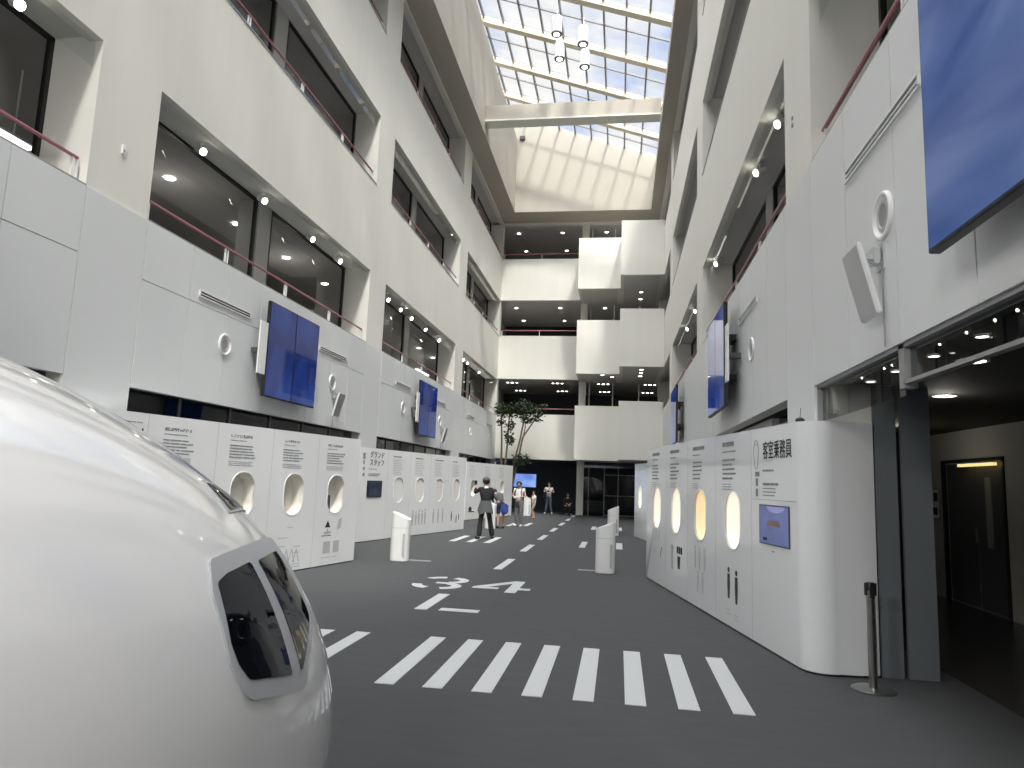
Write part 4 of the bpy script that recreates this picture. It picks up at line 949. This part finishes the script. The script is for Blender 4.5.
# seated person on a stool by the pillar
st = thing('stool', 'low black stool under the seated person by the pillar', 'stool', (-2.5, 35.1, 0)); MB().box(-.2,.2,-.18,.18,.25,.30,.01).build('seat', M['black'], st)
for sx in (-1, 1):
    for sy in (-1, 1): MB().box(sx*.17-.015, sx*.17+.015, sy*.15-.015, sy*.15+.015, 0, .25).build('leg', M['black'], st)
person((-2.5,35.1), PI+.3, .9, 'person in black clothes sitting low beside the entrance pillar', dict(pel=(0,-.02,.48), sp=(0,.0,.64), ch=(0,.04,.82), nk=(0,.07,.95), hb=(0,.1,1.01), hm=(0,.13,1.08), ht=(0,.13,1.15), sL=(-.165,.05,.89), sR=(.165,.05,.89), eL=(-.24,.14,.68), wL=(-.1,.32,.62), eR=(.24,.14,.68), wR=(.1,.32,.62), hL=(-.09,0,.46), hR=(.09,0,.46), kL=(-.12,.38,.47), kR=(.12,.38,.47), aL=(-.12,.36,.075), tL=(-.13,.5,.035), aR=(.12,.36,.075), tR=(.13,.5,.035)), 'cblack', 'cblack', shoes='cwhite')
# ------------------------------------------------------------------ light
W = bpy.data.worlds.new('World'); S.world = W; W.use_nodes = True; nt = W.node_tree; nt.nodes.clear()
N = nt.nodes.new; Lk = nt.links.new
out = N('ShaderNodeOutputWorld'); bg = N('ShaderNodeBackground'); tc = N('ShaderNodeTexCoord')
nz = N('ShaderNodeTexNoise'); nz.inputs['Scale'].default_value = 5.0; nz.inputs['Detail'].default_value = 5
mp = N('ShaderNodeMapping'); mp.inputs['Scale'].default_value = (1,1,1.5); Lk(tc.outputs['Generated'], mp.inputs['Vector']); Lk(mp.outputs['Vector'], nz.inputs['Vector'])
rp = N('ShaderNodeValToRGB'); rp.color_ramp.elements[0].position = .44; rp.color_ramp.elements[1].position = .62
SKY = 1.15
rp.color_ramp.elements[0].color = (.40,.55,.88,1); rp.color_ramp.elements[1].color = (1.0,.985,.96,1); Lk(nz.outputs['Fac'], rp.inputs['Fac'])
SUND = Vector((.25,-.65,1)).normalized()
dt = N('ShaderNodeVectorMath'); dt.operation = 'DOT_PRODUCT'; dt.inputs[1].default_value = Vector((-.30,-.40,1)).normalized(); Lk(tc.outputs['Generated'], dt.inputs[0])
mr = N('ShaderNodeMapRange'); mr.interpolation_type = 'SMOOTHERSTEP'; mr.inputs['From Min'].default_value = .35; mr.inputs['From Max'].default_value = 1.0; mr.inputs['To Min'].default_value = 0; mr.inputs['To Max'].default_value = 9.5
Lk(dt.outputs['Value'], mr.inputs['Value'])
bg.inputs['Strength'].default_value = SKY; Lk(rp.outputs['Color'], bg.inputs['Color'])
bg2 = N('ShaderNodeBackground'); bg2.inputs['Color'].default_value = (1,.985,.955,1); Lk(mr.outputs['Result'], bg2.inputs['Strength'])
ads = N('ShaderNodeAddShader'); Lk(bg.outputs[0], ads.inputs[0]); Lk(bg2.outputs[0], ads.inputs[1]); Lk(ads.outputs[0], out.inputs['Surface'])
sun = bpy.data.lights.new('sun', 'SUN'); sun.energy = 4.8; sun.angle = math.radians(6); sun.color = (1,.955,.87)
so = bpy.data.objects.new('sun', sun); COL.objects.link(so); so.rotation_euler = (-SUND).to_track_quat('-Z', 'Y').to_euler(); so.location = (0,0,60)
for x, y in ((-4.4,-2.4), (-2.0,-3.2)):  # unseen fill lights added behind the camera to brighten the nose
    ld = bpy.data.lights.new('nose_fill', 'AREA'); ld.shape = 'DISK'; ld.size = .7; ld.energy = 230; ld.color = (1,.985,.96)
    lo = bpy.data.objects.new('nose_fill', ld); COL.objects.link(lo); lo.location = (x, y, 4.6); lo.rotation_euler = (math.radians(35), 0, 0)
# ------------------------------------------------------------------ camera
cam = bpy.data.cameras.new('camera'); co = bpy.data.objects.new('camera', cam); COL.objects.link(co); S.camera = co
cam.sensor_width = 36; cam.lens = F/1024*36; cam.clip_start = .05; cam.clip_end = 300
X_, Y_, Z_ = Vector(CAMR[0]), -Vector(CAMR[1]), -Vector(CAMR[2])
co.matrix_world = Matrix(((X_.x,Y_.x,Z_.x,0),(X_.y,Y_.y,Z_.y,0),(X_.z,Y_.z,Z_.z,CAMH),(0,0,0,1)))
vs = S.view_settings; vs.view_transform = 'Standard'; vs.look = 'None'; vs.gamma = 1; vs.use_curve_mapping = False; vs.exposure = -0.17
cy = S.cycles; cy.max_bounces = 14; cy.diffuse_bounces = 8; cy.glossy_bounces = 4; cy.transparent_max_bounces = 24; cy.transmission_bounces = 4; cy.sample_clamp_indirect = 6
cy.use_denoising = True
